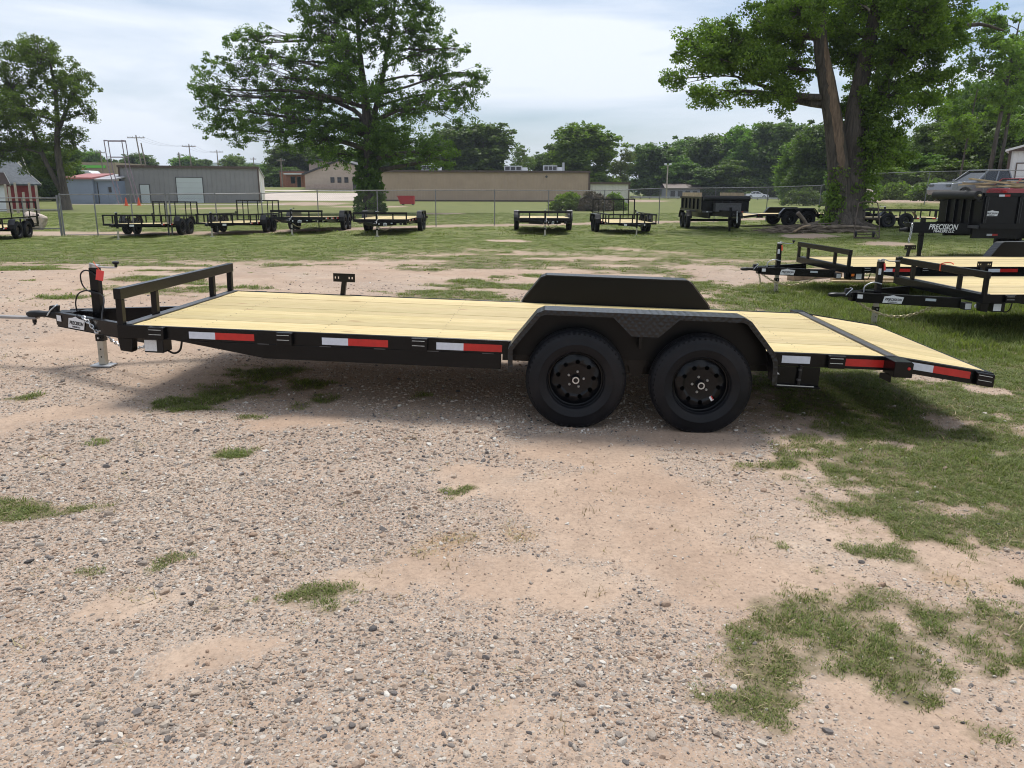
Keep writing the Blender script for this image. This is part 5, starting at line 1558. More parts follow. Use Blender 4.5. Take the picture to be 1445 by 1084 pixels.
# the big broken tree in the yard
s = 30.6; bx, by = 1187, 322
p = on_ground(bx, 36.0)
rt = px_lobes([(985, 105, 46, 22), (1000, 145, 44, 16), (1045, 112, 44, 32), (1062, 62, 44, 32), (1078, 150, 38, 16), (958, 82, 22, 12), (945, 125, 22, 14), (1010, 75, 30, 18), (985, 72, 26, 18), (1020, 95, 34, 22), (1100, 110, 30, 26, 1.5), (1090, 30, 40, 30, 1.0),
               (1130, 20, 60, 36, 1.6), (1200, 15, 66, 46, -.8), (1235, 90, 56, 40), (1268, 40, 56, 40), (1222, 150, 46, 36, -.8), (1272, 130, 42, 34), (1222, 212, 26, 30, -.6), (1248, 190, 32, 30), (1290, 85, 34, 32), (1185, 90, 30, 34, 1.2),
               (1190, 160, 24, 30, 1.0), (1262, 225, 22, 22, .4), (1150, -60, 110, 44), (1245, -70, 100, 46), (1310, -10, 44, 34), (1175, 60, 36, 26, 1.4), (1240, 20, 50, 40, 2.5), (1040, -20, 60, 30), (1300, 150, 26, 24)], bx, by, s, 8, .85)
rt += [(1.5, -2.6, 8.5, 1.9, 1.6, 1.4), (-2.5, 2.8, 8.2, 2.0, 1.6, 1.4), (2.2, 3.0, 7.5, 2.0, 1.6, 1.5), (0.5, 3.5, 10, 2.2, 2.0, 1.5), (-3.6, -2.2, 8.6, 1.5, 1.4, 1.0)]
def big_extra(lv, m, rnd, rg):
    ivy(-.55, -.35, .2, 2.6, .22, 46, .075, 46)(lv, m, rnd, rg)
    ivy(.75, -.1, 1.0, 5.5, .42, 110, .085, 46, lean=(-.02, 0))(lv, m, rnd, rg)
    for k in range(13):            # root flare
        a = 2 * PI * k / 13 + rnd.uniform(-.2, .2); L = rnd.uniform(1.1, 2.2)
        m.tube(smooth_path([(.45 * math.cos(a), .45 * math.sin(a), .55), (.85 * math.cos(a), .85 * math.sin(a), .18), (L * math.cos(a + .1), L * math.sin(a + .1), -.04)], 3), [.30, .26, .22, .19, .16, .11, .06], 7, cap=False)
BIG = lobe_tree('broken_tree', 'huge leafy tree with a torn limb and ivy on its trunk', p,
          [([(-.15, 0, -.2), (-.2, 0, 1.2), (-.45, -.1, 2.6), (-.85, -.15, 4.4), (-1.35, -.15, 6.2), (-1.8, -.1, 8.0), (-1.9, 0, 10.5)], [.78, .58, .46, .40, .36, .28, .10]),
           ([(.25, .1, -.2), (.3, .1, 1.4), (.35, .15, 3.0), (.2, .25, 5.0), (.5, .3, 8), (.8, .2, 11.5)], [.85, .66, .52, .42, .30, .08]),
           ([(.35, .15, 3.2), (1.2, .1, 6), (2.4, 0, 8.6), (3.6, 0, 10)], [.28, .22, .16, .05]), ([(-1.25, -.1, 5.6), (-3.0, -.2, 5.75), (-5.4, 0, 6.5)], [.15, .11, .04]), ([(2.0, 0, 7.2), (4.6, .2, 8.6), (6.2, .2, 8.4)], [.12, .09, .04])],
          rt, 41, 'leaf_bright', .068, per=96, cl_r=.42, dens=1.25, bark='bark', extra=big_extra)
w = MB()
sp = smooth_path([(-.45, -.1, 2.6), (-.85, -.15, 4.4), (-1.35, -.15, 6.2), (-1.8, -.1, 8.0)], 12)
rad = np.interp(np.linspace(0, 3, len(sp)), range(4), [.46, .40, .36, .28])
rw_ = random.Random(8)
rows = []
for i, (c, q) in enumerate(zip(sp, rad)):        # a torn strip lying on the trunk, its edges splintered
    f = i / (len(sp) - 1)
    half = .55 * math.sin(PI * min(1, max(.02, f * .97 + .04))) ** .55 + rw_.uniform(-.10, .10)
    mid = -1.45 + .35 * (f - .5) + rw_.uniform(-.06, .06)
    rows.append([c + Vector((math.cos(mid + half * k / 5) * (q + .012 + .03 * (1 - (k / 5) ** 2) + rw_.uniform(-.012, .012)), math.sin(mid + half * k / 5) * (q + .012 + .03 * (1 - (k / 5) ** 2)), 0)) for k in range(-5, 6)])
V_ = [tuple(p_) for r_ in rows for p_ in r_]
F_ = [(i * 11 + j, i * 11 + j + 1, (i + 1) * 11 + j + 1, (i + 1) * 11 + j) for i in range(len(rows) - 1) for j in range(10)]
w.add(V_, F_)
w.build('torn_wood', 'bare_wood', BIG)
# roots and brush heaped at its foot
bp = thing('brush_pile', 'heap of grey roots and dead branches at the foot of the big trunk', 'brush pile', on_ground(1150, 33.0))
rnd = random.Random(77)
m = MB()
for k in range(300):
    a = rnd.uniform(0, PI); x = rnd.uniform(-1.9, 2.0); y = rnd.uniform(-.8, .8); L = rnd.uniform(.3, 1.0)
    hh = max(.03, .34 * (1 - (x / 2.1) ** 2) * (1 - (y / .95) ** 2))
    z = rnd.uniform(0.02, hh)
    d = Vector((math.cos(a), math.sin(a) * .5, rnd.uniform(-.12, .16))) * L
    c = Vector((x, y, z)); r0 = rnd.uniform(.008, .034)
    pts = [c - d, c - d * .3 + Vector((rnd.uniform(-.06, .06), 0, rnd.uniform(-.03, .05))), c + d * .4 + Vector((rnd.uniform(-.08, .08), 0, rnd.uniform(-.02, .06))), c + d]
    for q in pts: q.z = max(q.z, .01)
    m.tube(pts, [r0, r0 * .9, r0 * .7, r0 * .3], 5)
o = m.build('branches', 'dead_wood', bp, smooth='all'); o['kind'] = 'stuff'
for (x0, y0, z0, x1, y1, z1, r0) in ((-1.2, -.9, .05, -.4, -.5, .30, .05), (-.9, -.3, .8, -.3, -.2, .1, .09), (.3, -.6, .22, 2.2, -.7, .18, .075), (-.2, -.5, .15, 1.6, -.75, .25, .06)):
    MB().tube(smooth_path([(x0, y0, z0), ((x0 + x1) / 2, (y0 + y1) / 2, (z0 + z1) / 2 + .06), (x1, y1, z1)], 4), [r0 * (1 - .04 * i) for i in range(9)], 7).build('log', 'lumber_old' if z0 < .06 else 'dead_wood', bp, smooth='all')

# ------------------------------------------------------------------ buildings beyond the fence
def ribbed(m, x0, x1, z0, z1f, y, pitch, rib=.05, depth=.03, face=-1):
    """a ribbed steel wall sheet in the x-z plane; z1f(x) is its top"""
    n = int(round((x1 - x0) / pitch))
    prof = []
    for k in range(n):
        a = x0 + k * (x1 - x0) / n
        b = x0 + (k + 1) * (x1 - x0) / n
        prof += [(a, 0), (b - rib * 1.6, 0), (b - rib * 1.2, depth), (b - rib * .4, depth)]
    prof.append((x1, 0))
    V, Fq = [], []
    for (x, d) in prof:
        V += [(x, y + face * d, z0), (x, y + face * d, z1f(x))]
    for k in range(len(prof) - 1): Fq.append((2 * k, 2 * k + 2, 2 * k + 3, 2 * k + 1))
    m.add(V, Fq)
def span(pa, Da, pb, Db):
    a, b = on_ground(pa, Da), on_ground(pb, Db)
    d = Vector((b.x - a.x, b.y - a.y, 0))
    return Vector((a.x, a.y, min(a.z, b.z))), d.length, math.atan2(d.y, d.x)
def metal_hall(name, label, pa, Da, pb, Db, h, depth, wall, trim, back_h=None, pitch=.6, side_wall=None, gable=0.0):
    o, L, rz = span(pa, Da, pb, Db)
    t = thing(name, label, 'building', o, (0, 0, rz))
    bh = back_h or h
    m = MB(); ribbed(m, 0, L, -.3, lambda x: h, 0, pitch)
    m.build('front_wall', wall, t)
    MB().box(.02, L - .02, .05, depth - .05, -.3, min(h, bh) - .06).build('core', side_wall or wall, t)
    for x in (0, L):
        MB().prism([(0.0, -.3), (depth, -.3), (depth, bh), (depth / 2, max(h, bh) + gable) if gable else (depth * .5, (h + bh) / 2), (0.0, h)], 'x', x - .02, x + .02).build('end_wall', side_wall or wall, t)
    MB().add([(-.15, -.2, h + .02), (L + .15, -.2, h + .02), (L + .15, depth + .2, bh + .02), (-.15, depth + .2, bh + .02), (-.15, -.2, h + .12), (L + .15, -.2, h + .12), (L + .15, depth + .2, bh + .12), (-.15, depth + .2, bh + .12)],
             [(0, 3, 2, 1), (4, 5, 6, 7), (0, 1, 5, 4), (1, 2, 6, 5), (2, 3, 7, 6), (3, 0, 4, 7)]).build('roof', 'roof_grey' if not gable else 'roof_grey', t)
    MB().box(-.16, L + .16, -.26, -.201, h - .12, h + .14).build('gutter', trim, t)
    for x in (0, L): MB().box(x - .09, x + .09, -.09, -.031, -.3, h - .121).build('corner_trim', trim, t)
    return t, L
def door(t, x0, x1, z1, mat, z0=0.0, frame='trim_dark', panels=0):
    d = MB().box(x0, x1, -.075, -.04, z0, z1).build('door', mat, t)
    f = MB()
    for a, b in ((x0 - .08, x0), (x1, x1 + .08)): f.box(a, b, -.085, -.035, z0, z1 + .08)
    f.box(x0, x1, -.085, -.035, z1, z1 + .08)
    f.build('frame', frame, d)
    for k in range(1, panels): MB().box(x0, x1, -.082, -.0752, z0 + (z1 - z0) * k / panels - .015, z0 + (z1 - z0) * k / panels + .015).build('panel_joint', 'roof_grey', d)
    return d
def window(t, x0, x1, z0, z1, y=-.06):
    w = MB().box(x0, x1, y - .02, y + .02, z0, z1).build('window', 'trim_dark', t)
    MB().box(x0 + .06, x1 - .06, y - .026, y - .0205, z0 + .06, z1 - .06).build('pane', 'glass_dark', w)
    return w
# grey metal hall
t, L = metal_hall('metal_hall', 'long grey ribbed metal building with a pale roll up door', 172, 95, 366, 99, 4.25, 14, 'metal_grey', 'trim_brown', 3.2, .55, 'siding_white')
door(t, L * .135, L * .135 + 1.0, 2.15, 'door_pale', panels=0)
door(t, L * .395, L * .395 + 2.95, 3.0, 'door_pale', panels=5)
MB().box(L + .021, L + .06, 4.0, 6.2, 0, 2.6).build('side_door', 'metal_white', t)
# long tan hall
t, L = metal_hall('tan_hall', 'long low tan ribbed metal building behind the mown lawn', 530, 112, 828, 112, 4.15, 24, 'metal_tan', 'trim_brown', 4.6, .45)
MB().box(0, L, -.06, -.035, -.3, .28).build('base_band', 'trim_brown', t)
for (fx, w, h, d) in ((.20, 2.0, .75, 4), (.60, 2.6, .75, 5), (.79, 2.0, .8, 4)):
    u = MB().box(L * fx, L * fx + w, d, d + 1.6, 4.30, 4.35 + h).build('roof_unit', 'hvac', t)
    for k in range(3): MB().box(L * fx + .15 + k * w / 3.2, L * fx + .15 + k * w / 3.2 + w / 4, d - .03, d - .001, 4.5, 4.3 + h - .1).build('grille', 'trim_dark', u)
    MB().box(L * fx + w, L * fx + w + .8, d + .2, d + 1.2, 4.30, 4.35 + h * .7).build('duct', 'metal_white', u)
MB().tube([(L * .885, 3, 4.2), (L * .885, 3, 5.5)], .17, 10).build('vent_pipe', 'galv', t)
MB().lathe([(0, -.05), (.16, -.04), (.17, 0), (0, 0)], 12, (L * .80, -.04, 3.5)).build('wall_vent', 'trim_dark', t)
# low white annex
t, L = metal_hall('white_annex', 'low off white annex at the end of the tan building', 829, 113, 884, 115, 2.75, 10, 'siding_white', 'trim_brown', 2.5, .5)
# gabled tan church hall
o, L, rz = span(431, 150, 512, 150)
t = thing('church_hall', 'tan stucco hall with three small windows and sloping dark roof', 'building', o, (0, 0, rz))
pk = L * .62
MB().prism([(0, -.5), (L, -.5), (L, 3.9), (pk, 5.2), (0, 2.7)], 'y', 0, 14).build('wall', 'stucco_tan', t)
MB().box(0, L, -.06, -.002, -.5, .95).build('brick_base', 'brick_tan', t)
for a, b in (((-.5, 2.60), (pk, 5.25)), ((pk, 5.25), (L + .4, 3.85))):
    MB().prism([a, b, (b[0], b[1] + .28), (a[0], a[1] + .28)], 'y', -.4, 14.3).build('roof_slope', 'trim_dark', t)
MB().box(-.4, L * .42, 5.0, 13, 2.9, 5.3).build('clerestory', 'brick_tan', t)
MB().box(-.9, L * .48, 4.3, 13.5, 5.301, 5.65).build('clerestory_roof', 'trim_dark', t)
for k in (.44, .56, .68): window(t, L * k, L * k + .75, 1.25, 2.25)
door(t, L * .83, L * .83 + .95, 2.2, 'glass_dark')
# small brick building with white awning
o, L, rz = span(396, 168, 430, 168)
t = thing('brick_shop', 'small red brick building with a white awning beyond the lot', 'building', o, (0, 0, rz))
MB().box(0, L, 0, 8, -.5, 3.2).build('wall', 'brick_red', t)
MB().box(-.2, L + .2, -.2, 8.2, 3.201, 3.4).build('roof', 'trim_brown', t)
MB().box(L * .25, L + .3, -1.6, -.201, 2.6, 2.85).build('awning', 'metal_white', t)
for x in (L * .3, L * .95): MB().box(x - .06, x + .06, -1.5, -1.38, -.5, 2.6).build('post', 'brick_red', t)
window(t, L * .45, L * .62, .8, 2.2); door(t, L * .72, L * .86, 2.1, 'glass_dark')
# sheds at the left
def gable_house(name, label, pa, Da, pb, Db, eave, peak, depth, wall, roof, gable_wall, cat='shed', ridge_along='x', over=.35):
    o, L, rz = span(pa, Da, pb, Db)
    t = thing(name, label, cat, o, (0, 0, rz))
    MB().box(0, L, 0, depth, -.5, eave).build('wall', wall, t)
    for x in (0, L): MB().prism([(0, eave + .001), (depth, eave + .001), (depth / 2, peak)], 'x', x - .04, x + .04).build('gable', gable_wall, t)
    for s in (0, 1):
        y0, y1 = (-over, depth / 2) if s == 0 else (depth + over, depth / 2)
        sl = (peak - eave) / (depth / 2)
        e = eave - sl * over
        MB().add([(-over, y0, e + .05), (L + over, y0, e + .05), (L + over, y1, peak + .05), (-over, y1, peak + .05), (-over, y0, e + .19), (L + over, y0, e + .19), (L + over, y1, peak + .19), (-over, y1, peak + .19)],
                 [(0, 3, 2, 1), (4, 5, 6, 7), (0, 1, 5, 4), (1, 2, 6, 5), (2, 3, 7, 6), (3, 0, 4, 7)]).build('roof_slope', roof, t)
        MB().bar((L + over + .02, y0, e + .10), (L + over + .02, y1, peak + .10), .04, .24).build('barge_board', 'siding_white', t)
    return t, L
t, L = gable_house('red_shed', 'small red shed with grey shingle roof and white gable', 11, 74, 52, 77, 2.35, 4.1, 4.6, 'barn_red', 'shingle', 'siding_white')
for k in range(11):
    MB().box(L + .045, L + .075, .1 + k * .40, .1 + k * .40 + .34, -.4, 2.1 + (.25 if k % 3 == 0 else 0)).build('board', 'weathered_board' if k % 4 else 'lumber_old', t)
t, L = gable_house('grey_roof_house', 'house with a steep blue grey roof behind the red shed', -60, 84, 22, 86, 3.0, 5.9, 8, 'siding_white', 'shingle', 'siding_white', 'house')
t, L = gable_house('white_shed', 'little white shed with brown eaves beside the red shed', -22, 66, 9, 67, 2.2, 3.0, 4, 'metal_white', 'trim_brown', 'trim_brown')
o, L, rz = span(96, 92, 160, 92)
t = thing('blue_shed', 'blue grey flat shed with red and grey roof beside the metal hall', 'shed', o, (0, 0, rz))
MB().box(0, L * .58, 0, 5, -.4, 2.75).build('wall', 'siding_blue', t)
MB().box(L * .581, L, .4, 5, -.4, 2.6).build('side_wall', 'siding_blue', t)
MB().prism([(-.3, 2.75), (5.2, 3.35), (5.2, 3.5), (-.3, 2.95)], 'x', -.2, L * .6).build('red_roof', 'roof_red', t)
MB().prism([(.1, 2.62), (5.2, 3.3), (5.2, 3.42), (.1, 2.78)], 'x', L * .601, L + .2).build('grey_roof', 'roof_grey', t)
MB().box(L * .64, L * .64 + .06, .30, .399, -.2, 2.4).build('pipe', 'trim_dark', t)
MB().box(L * .70, L * .86, .36, .399, -.2, 1.9).build('door', 'siding_blue', t)
MB().box(L * .88, L * .94, .33, .399, 1.3, 1.9).build('meter_box', 'trim_dark', t)
o, L, rz = span(100, 185, 168, 185)
t = thing('store_building', 'tan flat roofed store with a long green sign strip', 'building', o, (0, 0, rz))
MB().box(0, L, 0, 15, -1, 5.4).build('wall', 'store_tan', t)
MB().box(-.6, L * .34, -2.6, -.01, -1, 4.3).build('porch_wall', 'plaster_orange', t)
for k in range(5): MB().box(-.5 + k * L * .08, -.2 + k * L * .08, -2.9, -2.61, -1, 3.4).build('porch_column', 'plaster_orange', t)
MB().box(L * .30, L * .80, -.25, -.01, 4.15, 4.75).build('sign_strip', 'green_sign', t)
# white truck cab behind the shed
p = on_ground(141, 106)
t = thing('truck_cab', 'white highway truck cab showing above the blue grey shed', 'truck', p)
MB().prism([(-1.9, .9), (2.4, .9), (2.4, 1.7), (1.2, 2.0), (.2, 3.3), (-.4, 3.85), (-1.9, 3.9)], 'y', -1.2, 1.2).build('body', 'car_white', t, bevel=.12)
MB().prism([(.95, 2.15), (.15, 3.2), (-.45, 3.2), (-.45, 2.15)], 'y', -1.215, -1.2).build('side_window', 'glass_dark', t)
for x in (-1.4, 1.5): MB().lathe([(0, -.15), (.5, -.15), (.5, .15), (0, .15)], 18, (x, -1.05, .5)).build('wheel', 'rubber', t)
MB().box(-1.9, 2.2, -.9, .9, .55, .899).build('chassis', 'trim_dark', t)
# steel sign frame beside the hall
p = on_ground(169, 91)
t = thing('sign_frame', 'tall empty purple steel sign frame rising beside the metal hall', 'sign frame', p)
for x in (-1.05, .95):
    for y in (0, .9): MB().tube([(x + .9, y, -.2), (x + .15, y, 4.0), (x, y, 7.0)], .055, 8).build('leg', 'pole_purple', t)
    MB().bar((x, 0, 7.0), (x, .9, 7.0), .1, .1).build('end_bar', 'pole_purple', t)
for y in (0, .9):
    MB().bar((-1.05, y, 6.95), (.95, y, 6.95), .1, .1).build('top_bar', 'pole_purple', t)
    MB().bar((-.95, y, 5.2), (1.05, y, 5.2), .08, .08).build('cross_bar', 'pole_purple', t)
# cones, red dumpster
for px, D in ((177, 86), (195, 87)):
    p = on_ground(px, D)
    c = thing('traffic_cone', 'orange traffic cone on the grass before the grey metal hall', 'cone', p, group='traffic cones before the metal hall')
    MB().lathe([(0, .82), (.05, .82), (.17, .03), (.17, .0), (0, 0)], 16, (0, 0, .03), 'z').build('cone_body', 'cone_orange', c, smooth=True)
    MB().box(-.22, .22, -.22, .22, 0, .03).build('base_plate', 'cone_orange', c)
p = on_ground(571, 92)
t = thing('red_dumpster', 'red steel tipping dumpster on the lawn before the tan building', 'dumpster', p)
MB().add([(-.65, 0, .12), (.9, 0, .12), (.9, 1.2, .12), (-.65, 1.2, .12), (-.98, -.05, 1.05), (.95, -.05, 1.05), (.95, 1.25, 1.05), (-.98, 1.25, 1.05), (-.9, .03, 1.05), (.87, .03, 1.05), (.87, 1.17, 1.05), (-.9, 1.17, 1.05), (-.6, .08, .2), (.82, .08, .2), (.82, 1.12, .2), (-.6, 1.12, .2)],
         [(0, 3, 2, 1), (0, 1, 5, 4), (1, 2, 6, 5), (2, 3, 7, 6), (3, 0, 4, 7), (4, 5, 9, 8), (5, 6, 10, 9), (6, 7, 11, 10), (7, 4, 8, 11), (8, 9, 13, 12), (9, 10, 14, 13), (10, 11, 15, 14), (11, 8, 12, 15), (12, 13, 14, 15)]).build('bin', 'dumpster_red', t)
for x in (-.45, .7): MB().box(x, x + .12, -.02, 1.22, 0, .119).build('skid', 'trim_dark', t)
MB().box(-1.02, .99, -.09, -.051, .98, 1.06).build('rim', 'dumpster_red', t)
# right-hand buildings
t, L = metal_hall('white_garage', 'white metal garage with dark trim and roll up door', 1410, 59, 1550, 55.6, 3.6, 9, 'metal_white', 'trim_brown', 3.35, .3)
door(t, .55, 3.4, 2.6, 'metal_white', frame='trim_brown', panels=6)
MB().prism([(-.3, 3.45), (L / 2, 4.4), (L + .3, 3.45), (L + .3, 3.6), (L / 2, 4.55), (-.3, 3.6)], 'y', -.4, 9.3).build('gable_roof', 'metal_white', t)
for pa, pb, D, h, lab in ((1087, 1118, 190, 4.0, 'white storage building beyond the road, left of the trunk'), (1126, 1164, 140, 3.1, 'white box building partly hidden by a round bush'), (1207, 1238, 105, 3.3, 'pale grey metal shed seen between the tree trunks')):
    t, L = metal_hall('storage_building', lab, pa, D, pb, D, h, 8, 'metal_white' if D > 110 else 'metal_grey', 'roof_grey', None, .5)
o, L, rz = span(937, 176, 984, 176)
t = thing('old_shed', 'low brown shed with rusty roof beyond the road', 'shed', o, (0, 0, rz))
MB().box(0, L, 0, 6, -.5, 2.0).build('wall', 'weathered_board', t)
MB().prism([(-.4, 1.95), (3, 3.0), (6.4, 1.95), (6.4, 2.1), (3, 3.15), (-.4, 2.1)], 'x', -.4, L + .4).build('roof', 'trim_brown', t)
for k in range(4): MB().box(L * (.12 + .22 * k), L * (.12 + .22 * k) + 1.0, -.05, -.002, 0, 1.6).build('bay', 'trim_dark', t)

# ------------------------------------------------------------------ road, lot, guard rail
def sheet(name, mat, corners, zoff, n=24, mcount=4):
    """a strip draped on the terrain between two edges given by world points (left edge list, right edge list)"""
    (a0, a1), (b0, b1) = corners
    V, Fq = [], []
    for i in range(n + 1):
        f = i / n
        p, q = a0.lerp(a1, f), b0.lerp(b1, f)
        for j in range(mcount + 1):
            r = p.lerp(q, j / mcount)
            V.append((r.x, r.y, hz(r.x, r.y) + zoff))
    w = mcount + 1
    for i in range(n):
        for j in range(mcount): Fq.append((i * w + j, (i + 1) * w + j, (i + 1) * w + j + 1, i * w + j + 1))
    o = mesh_np(name, np.array(V), np.array(Fq))
    o = link(name, o, mat); o['kind'] = 'structure'
    return o
g2 = lambda px, D: Vector((W(px, 300, D).x, D, 0))
sheet('parking_lot', 'concrete', ((g2(350, 112), g2(505, 112)), (g2(372, 136), g2(505, 136))), .03, 30, 24)
sheet('lot_road', 'concrete', ((g2(300, 142), g2(520, 142)), (g2(300, 147), g2(520, 147))), .03, 30, 8)
sheet('road', 'asphalt', ((g2(880, 178), g2(1500, 138)), (g2(880, 190), g2(1500, 150))), .06, 40, 6)
sheet('yard_path', 'concrete', ((g2(88, 89), g2(400, 91)), (g2(88, 90.4), g2(400, 92.6))), .02, 30, 3)
a, b = g2(888, 160), g2(1110, 147)
t = thing('guard_rail', 'steel guard rail along the near side of the road', 'guard rail', (a.x, a.y, hz(a.x, a.y)))
d = b - a; L = d.length; d.normalize()
for k in range(17):
    q = a + d * (L * k / 16)
    z = hz(q.x, q.y) - hz(a.x, a.y)
    MB().box(-.08, .08, -.05, .05, -.1, .52).build('post', 'pole_wood', t, (q.x - a.x, q.y - a.y, z))
    if k < 16:
        q2 = a + d * (L * (k + 1) / 16); z2 = hz(q2.x, q2.y) - hz(a.x, a.y)
        MB().bar((q.x - a.x, q.y - a.y - .08, z + .40), (q2.x - a.x, q2.y - a.y - .08, z2 + .40), .05, .22).build('rail', 'galv', t)

# ------------------------------------------------------------------ vehicles
def car(name, label, cat, loc, rotz, L, Wd, prof, glass, paint, rw, wheels, cabin_in=.16, glass_mat='glass_dark'):
    """prof: body side outline up to the belt line; glass: greenhouse outline (x, z) from belt to roof"""
    t = thing(name, label, cat, loc, (0, 0, R(rotz)))
    MB().prism(prof, 'y', -Wd / 2, Wd / 2).build('body', paint, t, bevel=.06)
    # greenhouse tapering inward to the roof
    zb = min(z for _, z in glass); zt = max(z for _, z in glass)
    V = []
    for s in (-1, 1):
        for x, z in glass:
            f = (z - zb) / (zt - zb)
            V.append((x, s * (Wd / 2 - .05 - cabin_in * f), z))
    n = len(glass)
    Fq = [tuple(range(n)), tuple(range(2 * n - 1, n - 1, -1))] + [(i, (i + 1) % n, (i + 1) % n + n, i + n) for i in range(n)]
    MB().add(V, Fq).build('greenhouse', glass_mat, t, bevel=.03)
    top = [(x, z) for x, z in glass if z > zt - .12]
    xa, xb = min(x for x, _ in top), max(x for x, _ in top)
    yy = Wd / 2 - .05 - cabin_in
    MB().box(xa - .05, xb + .05, -yy - .02, yy + .02, zt - .015, zt + .045).build('roof', paint, t, bevel=.03)
    # pillars
    lo = [q for q in glass if q[1] < zb + .05]
    xl, xr = min(q[0] for q in lo), max(q[0] for q in lo)
    for s in (-1, 1):
        yb = s * (Wd / 2 - .045)
        for a, b in (((xl, zb), (xa, zt)), ((xr, zb), (xb, zt)), (((xl + xr) / 2 + .05, zb), ((xa + xb) / 2 + .02, zt))):
            MB().bar((a[0], yb, a[1]), (b[0], s * (yy + .008), b[1]), .05, .09, up=(1, 0, 0)).build('pillar', paint, t)
        for i, x in enumerate(wheels):
            w = MB().lathe([(0, -.1), (rw * .62, -.1), (rw * .66, -.11), (rw * .95, -.10), (rw, -.06), (rw, .1), (0, .1)], 22, (x, s * (Wd / 2 - .09), rw)).build('wheel', 'rubber', t, smooth=True)
            MB().lathe([(0, -.02), (rw * .55, -.015), (rw * .6, 0), (0, 0)], 16, (x, s * (Wd / 2 + .012) , rw)).build('rim', 'galv', w)
        MB().box(xl - .02, xl + .16, s * (Wd / 2 + .02) - .07, s * (Wd / 2 + .02) + .07, zb - .02, zb + .14).build('mirror', paint, t, bevel=.02)
    x0, x1 = min(x for x, _ in prof), max(x for x, _ in prof)
    for s in (-1, 1):
        MB().box(x0 - .005, x0 + .12, s * (Wd / 2 - .28) - .17, s * (Wd / 2 - .28) + .17, zb - .32, zb - .18).build('headlight', 'glass_pale', t, bevel=.02)
        MB().box(x1 - .12, x1 + .005, s * (Wd / 2 - .22) - .15, s * (Wd / 2 - .22) + .15, zb - .28, zb - .10).build('tail_light', 'lamp_red', t, bevel=.02)
    return t
def arches(x0, x1, zlow, wheels, r, front, rear):
    """body outline with wheel cut-outs along the sill; front / rear are the upper corner lists"""
    pts = []
    for w in sorted(wheels):
        pts += [(w - r, zlow)] + [(w - r * math.cos(a), zlow + r * math.sin(a) * .92) for a in [PI * k / 8 for k in range(1, 8)]] + [(w + r, zlow)]
    return [(x0, zlow)] + pts + [(x1, zlow)] + rear + front
p = on_ground(1063, 171)
p.z = hz(p.x, p.y) + .08
car('white_sedan', 'white sedan driving along the road behind the guard rail', 'car', p, 180, 4.8, 1.85,
    arches(-2.35, 2.4, .26, (-1.42, 1.42), .38, [(-2.4, .62), (-1.2, .98)][::-1] if False else [(1.3, 1.0), (-.9, .98), (-2.3, .78), (-2.42, .5)], [(2.42, .55), (2.38, .98)]),
    [(-1.0, .97), (-.15, 1.42), (.7, 1.44), (1.7, 1.0)], 'car_white', .34, (-1.42, 1.42))
p = on_ground(1374, 49.5)
car('grey_pickup', 'dark grey pickup truck parked on the dirt pad behind the dump trailer', 'pickup', (p.x, p.y, p.z), 12, 5.8, 2.0,
    arches(-2.85, 2.9, .42, (-1.85, 1.75), .47, [(.9, 1.22), (-.95, 1.24), (-2.0, 1.18), (-2.8, 1.08), (-2.9, .7)], [(2.92, .6), (2.9, 1.24), (1.0, 1.22)]),
    [(-1.05, 1.22), (-.20, 1.80), (.25, 1.88), (1.25, 1.86), (1.42, 1.22)], 'car_grey', .42, (-1.85, 1.75), .2)
p = on_ground(1446, 48.0)
car('red_suv', 'dark red car parked in front of the grey pickup', 'car', (p.x, p.y, p.z - .28), 188, 4.6, 1.85,
    arches(-2.2, 2.25, .32, (-1.35, 1.35), .42, [(1.6, 1.08), (-.9, 1.06), (-2.1, .92), (-2.25, .6)], [(2.28, .6), (2.2, 1.08)]),
    [(-1.0, 1.05), (-.25, 1.60), (1.35, 1.62), (2.05, 1.08)], 'car_red', .37, (-1.35, 1.35))

# ------------------------------------------------------------------ poles
def utility_pole(label, px, D, ytop, arm=1.2, lean=0.0, mat='pole_wood', r=.16):
    p = on_ground(px, D)
    top = W(px, ytop, D).z - p.z
    t = thing('utility_pole', label, 'pole', p)
    MB().tube([(lean, 0, -.4), (0, 0, top)], [r, r * .65], 8).build('pole', mat, t)
    if arm:
        MB().bar((-arm, -.1, top - .5), (arm, -.1, top - .5), .12, .14).build('cross_arm', mat, t)
        for x in (-arm * .9, -arm * .4, arm * .4, arm * .9): MB().tube([(x, -.1, top - .43), (x, -.1, top - .2)], .05, 6).build('insulator', 'galv', t)
    return t, Vector((p.x, p.y, p.z + top - .45))
tops = []
for lab, px, D, yt, arm, lean in (('tall utility pole with cross arm behind the grey metal hall', 201, 150, 195, 1.6, .8), ('leaning bare pole close beside the tall utility pole', 207, 140, 206, 0, .9), ('utility pole standing above the middle of the grey hall roof', 273, 175, 207, 1.5, .2),
                                  ('utility pole above the right end of the grey hall roof', 311, 190, 215, 1.5, .1), ('short bare pole beside the green sign store', 149, 170, 217, 1.0, .2), ('leaning bare pole before the tan store', 116, 120, 210, 0, .6),
                                  ('utility pole beside the small brick building', 399, 160, 226, .8, 0), ('bare dark pole between two utility poles above the hall', 258, 160, 219, .3, 0), ('thin far pole near the blue hill', 361, 220, 225, .8, 0)):
    t, q = utility_pole(lab, px, D, yt, arm, lean)
    if arm > 1.4: tops.append(q)
for a, b in zip(tops, tops[1:]):
    m = MB()
    for dx in (-1.2, 0, 1.2): m.tube(sag(a + Vector((dx, 0, .2)), b + Vector((dx, 0, .2)), .8, 8), .012, 4)
    tag(m.build('power_lines', 'trim_dark'), 'thin power lines strung from the tallest utility pole' if a is tops[0] else 'thin power lines strung above the right end of the grey hall', 'power lines')
